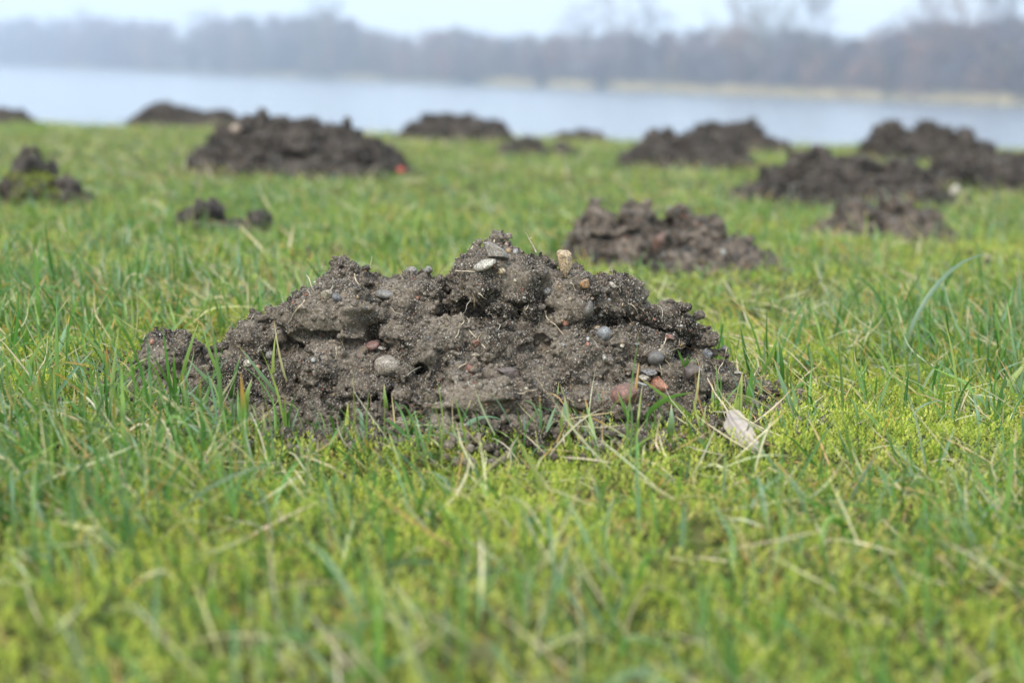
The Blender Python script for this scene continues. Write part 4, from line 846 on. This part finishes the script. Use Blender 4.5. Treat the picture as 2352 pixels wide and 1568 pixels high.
# brushwood along its edge
def scrub(n, x, y, z, h, r, cols, w0):
    K = 3; az = r.uniform(0, 6.28, n); tl = np.abs(r.normal(0, .35, n)); d = np.stack([np.cos(az)*np.sin(tl), np.sin(az)*np.sin(tl), np.cos(tl)], 1)
    sd = np.stack([-np.sin(az), np.cos(az), np.zeros(n)], 1); ps = []
    for k in range(K+1):
        t_ = k/K; p = np.stack([x, y, z], 1)+d*(h*t_)[:, None]+np.stack([np.cos(az), np.sin(az), -.3*np.ones(n)], 1)*(h*.18*t_*t_)[:, None]; w = w0*(1-t_*.8)
        ps += [p-sd*w, p+sd*w]
    V = np.stack(ps, 1).reshape(-1, 3); q = np.array([[2*k, 2*k+1, 2*k+3, 2*k+2] for k in range(K)]); Q = (q[None]+2*(K+1)*np.arange(n)[:, None, None]).reshape(-1, 4)
    return V, Q, np.repeat(np.array(cols)[r.integers(0, len(cols), n)]*r.uniform(.8, 1.2, (n, 1)), 2*(K+1), 0)
n = 26000; px = rt_.uniform(-140, 2700, n); pos = np.array([shore_at(p_, b_) for p_, b_ in zip(px, rt_.uniform(.03, .16, n))]); z = terrain(pos[:, 0], pos[:, 1])
hh = rt_.uniform(1.6, 4.6, n)*(.6+.5*vnoise(px/90., px*0, s=12))
V, Q, C = scrub(n, pos[:, 0], pos[:, 1], z, hh, rt_, [(.17, .13, .12), (.13, .12, .11), (.21, .14, .11), (.12, .13, .10)], .05)
o = np_mesh('scrub', V, Q, M_bark, col=C); tag(o, kind='stuff')
n = 24000; px = np.where(rt_.uniform(size=n) < .7, rt_.uniform(1150, 2800, n), rt_.uniform(-140, 1200, n)); dens = vnoise(px/60., px*0, s=15)+.35+.45*(px > 1400)-.5*(px < 1150)
px = px[dens > rt_.uniform(0, 1, n)]; n = len(px); pos = np.array([shore_at(p_, b_) for p_, b_ in zip(px, rt_.uniform(.002, .028, n))]); z = terrain(pos[:, 0], pos[:, 1])
V, Q, C = scrub(n, pos[:, 0], pos[:, 1], z, rt_.uniform(.35, .95, n), rt_, [(.62, .49, .27), (.54, .44, .23), (.42, .38, .18), (.66, .53, .34)], .04)
o = np_mesh('reeds', V, Q, M_bark, col=C); tag(o, kind='stuff')
singles = [(1330, 14, .03, .30, 'pale bare tree on the far shore, shorter one of the middle pair'), (1420, -6, .05, .30, 'tall slim bare tree on the far shore rising left of the gap of sky'), (1475, 4, .08, .30, 'bare tree close beside the tall slim one on the far shore'),
           (1690, -10, .04, .30, 'leaning bare tree at the near side of the broad tall clump across the lake'), (1760, -40, .05, .38, 'tallest bare tree in the middle of the broad clump across the lake'), (1835, -14, .07, .30, 'bare tree at the far side of the broad tall clump across the lake'),
           (2110, -10, .04, .33, 'bare tree rising from the dark wood beyond the jagged molehill'), (2300, -60, .03, .36, 'very tall bare tree at the right edge across the lake'), (2215, -20, .06, .30, 'bare tree just inside the very tall one at the right edge across the lake'),
           (740, 8, .03, .40, 'rounded bare tree forming the highest bump of the left wood'), (480, 28, .03, .38, 'bare tree at the step in the left wood'), (190, 30, .03, .38, 'hazy bare tree standing out at the far left of the wood')]
for i, (px, pt, back, spd, lab) in enumerate(singles):
    x, y = shore_at(px, back); z0 = float(terrain(np.array(x), np.array(y))); h = at_depth(px, pt, y).z-z0
    (a1, b1), (a2, b2) = tree_mesh(h/.93, rt_, spd*1.5, 1100)
    r_ = bpy.data.objects.new('bare_tree', None); COL.objects.link(r_); r_.location = (x, y, z0); tag(r_, lab, 'tree', 'bare trees across the lake')
    bc = bark_cols[i % 5]
    np_mesh('trunk', a1, b1, M_bark, r_, np.tile(bc, (len(a1), 1))); np_mesh('crown', a2, b2, M_bark, r_, np.tile(bc, (len(a2), 1)))
for i, (px, hgt, lab) in enumerate([(1245, 1.3, 'small dark bush at the waterline left of the taller one'), (1386, 1.7, 'taller dark bush at the far waterline before the reeds'), (1075, 1.4, 'small bush at the far waterline nearest the middle of the lake')]):
    x, y = shore_at(px, .006); z0 = float(terrain(np.array(x), np.array(y))); n = 500
    V, Q, C = scrub(n, rt_.normal(0, .35, n), rt_.normal(0, .3, n), np.zeros(n)-.1, rt_.uniform(.5, 1, n)*hgt, rt_, [(.10, .095, .085), (.13, .115, .10)], .03)
    o = np_mesh('bush', V, Q, M_bark, col=C); o.location = (x, y, z0); tag(o, lab, 'bush', 'bushes at the far waterline')

# ------------------------------------------------------------------ haze over the lake
hx, hy0, hy1, hz0, hz1 = 520, -6, 640, WZ-2.4, 27
V = np.array([(sx_*hx, y_, z_) for z_ in (hz0, hz1) for y_ in (hy0, hy1) for sx_ in (-1, 1)])
# the sheet of ground reaches wider than this box; keep the box just outside it
V[:, 0] = np.sign(V[:, 0])*352; V[:, 1] = np.where(V[:, 1] < 0, -4, 562)
m = bpy.data.materials.new('haze'); m.use_nodes = True; t = m.node_tree; t.nodes.clear()
pv = t.nodes.new('ShaderNodeVolumePrincipled'); out = t.nodes.new('ShaderNodeOutputMaterial'); t.links.new(pv.outputs[0], out.inputs['Volume'])
pv.inputs['Color'].default_value = (.80, .88, 1, 1); pv.inputs['Density'].default_value = .0027; pv.inputs['Anisotropy'].default_value = .55
hz = np_mesh('haze', V, np.array([[0, 2, 3, 1], [4, 5, 7, 6], [0, 1, 5, 4], [2, 6, 7, 3], [0, 4, 6, 2], [1, 3, 7, 5]]), m); tag(hz, kind='stuff')
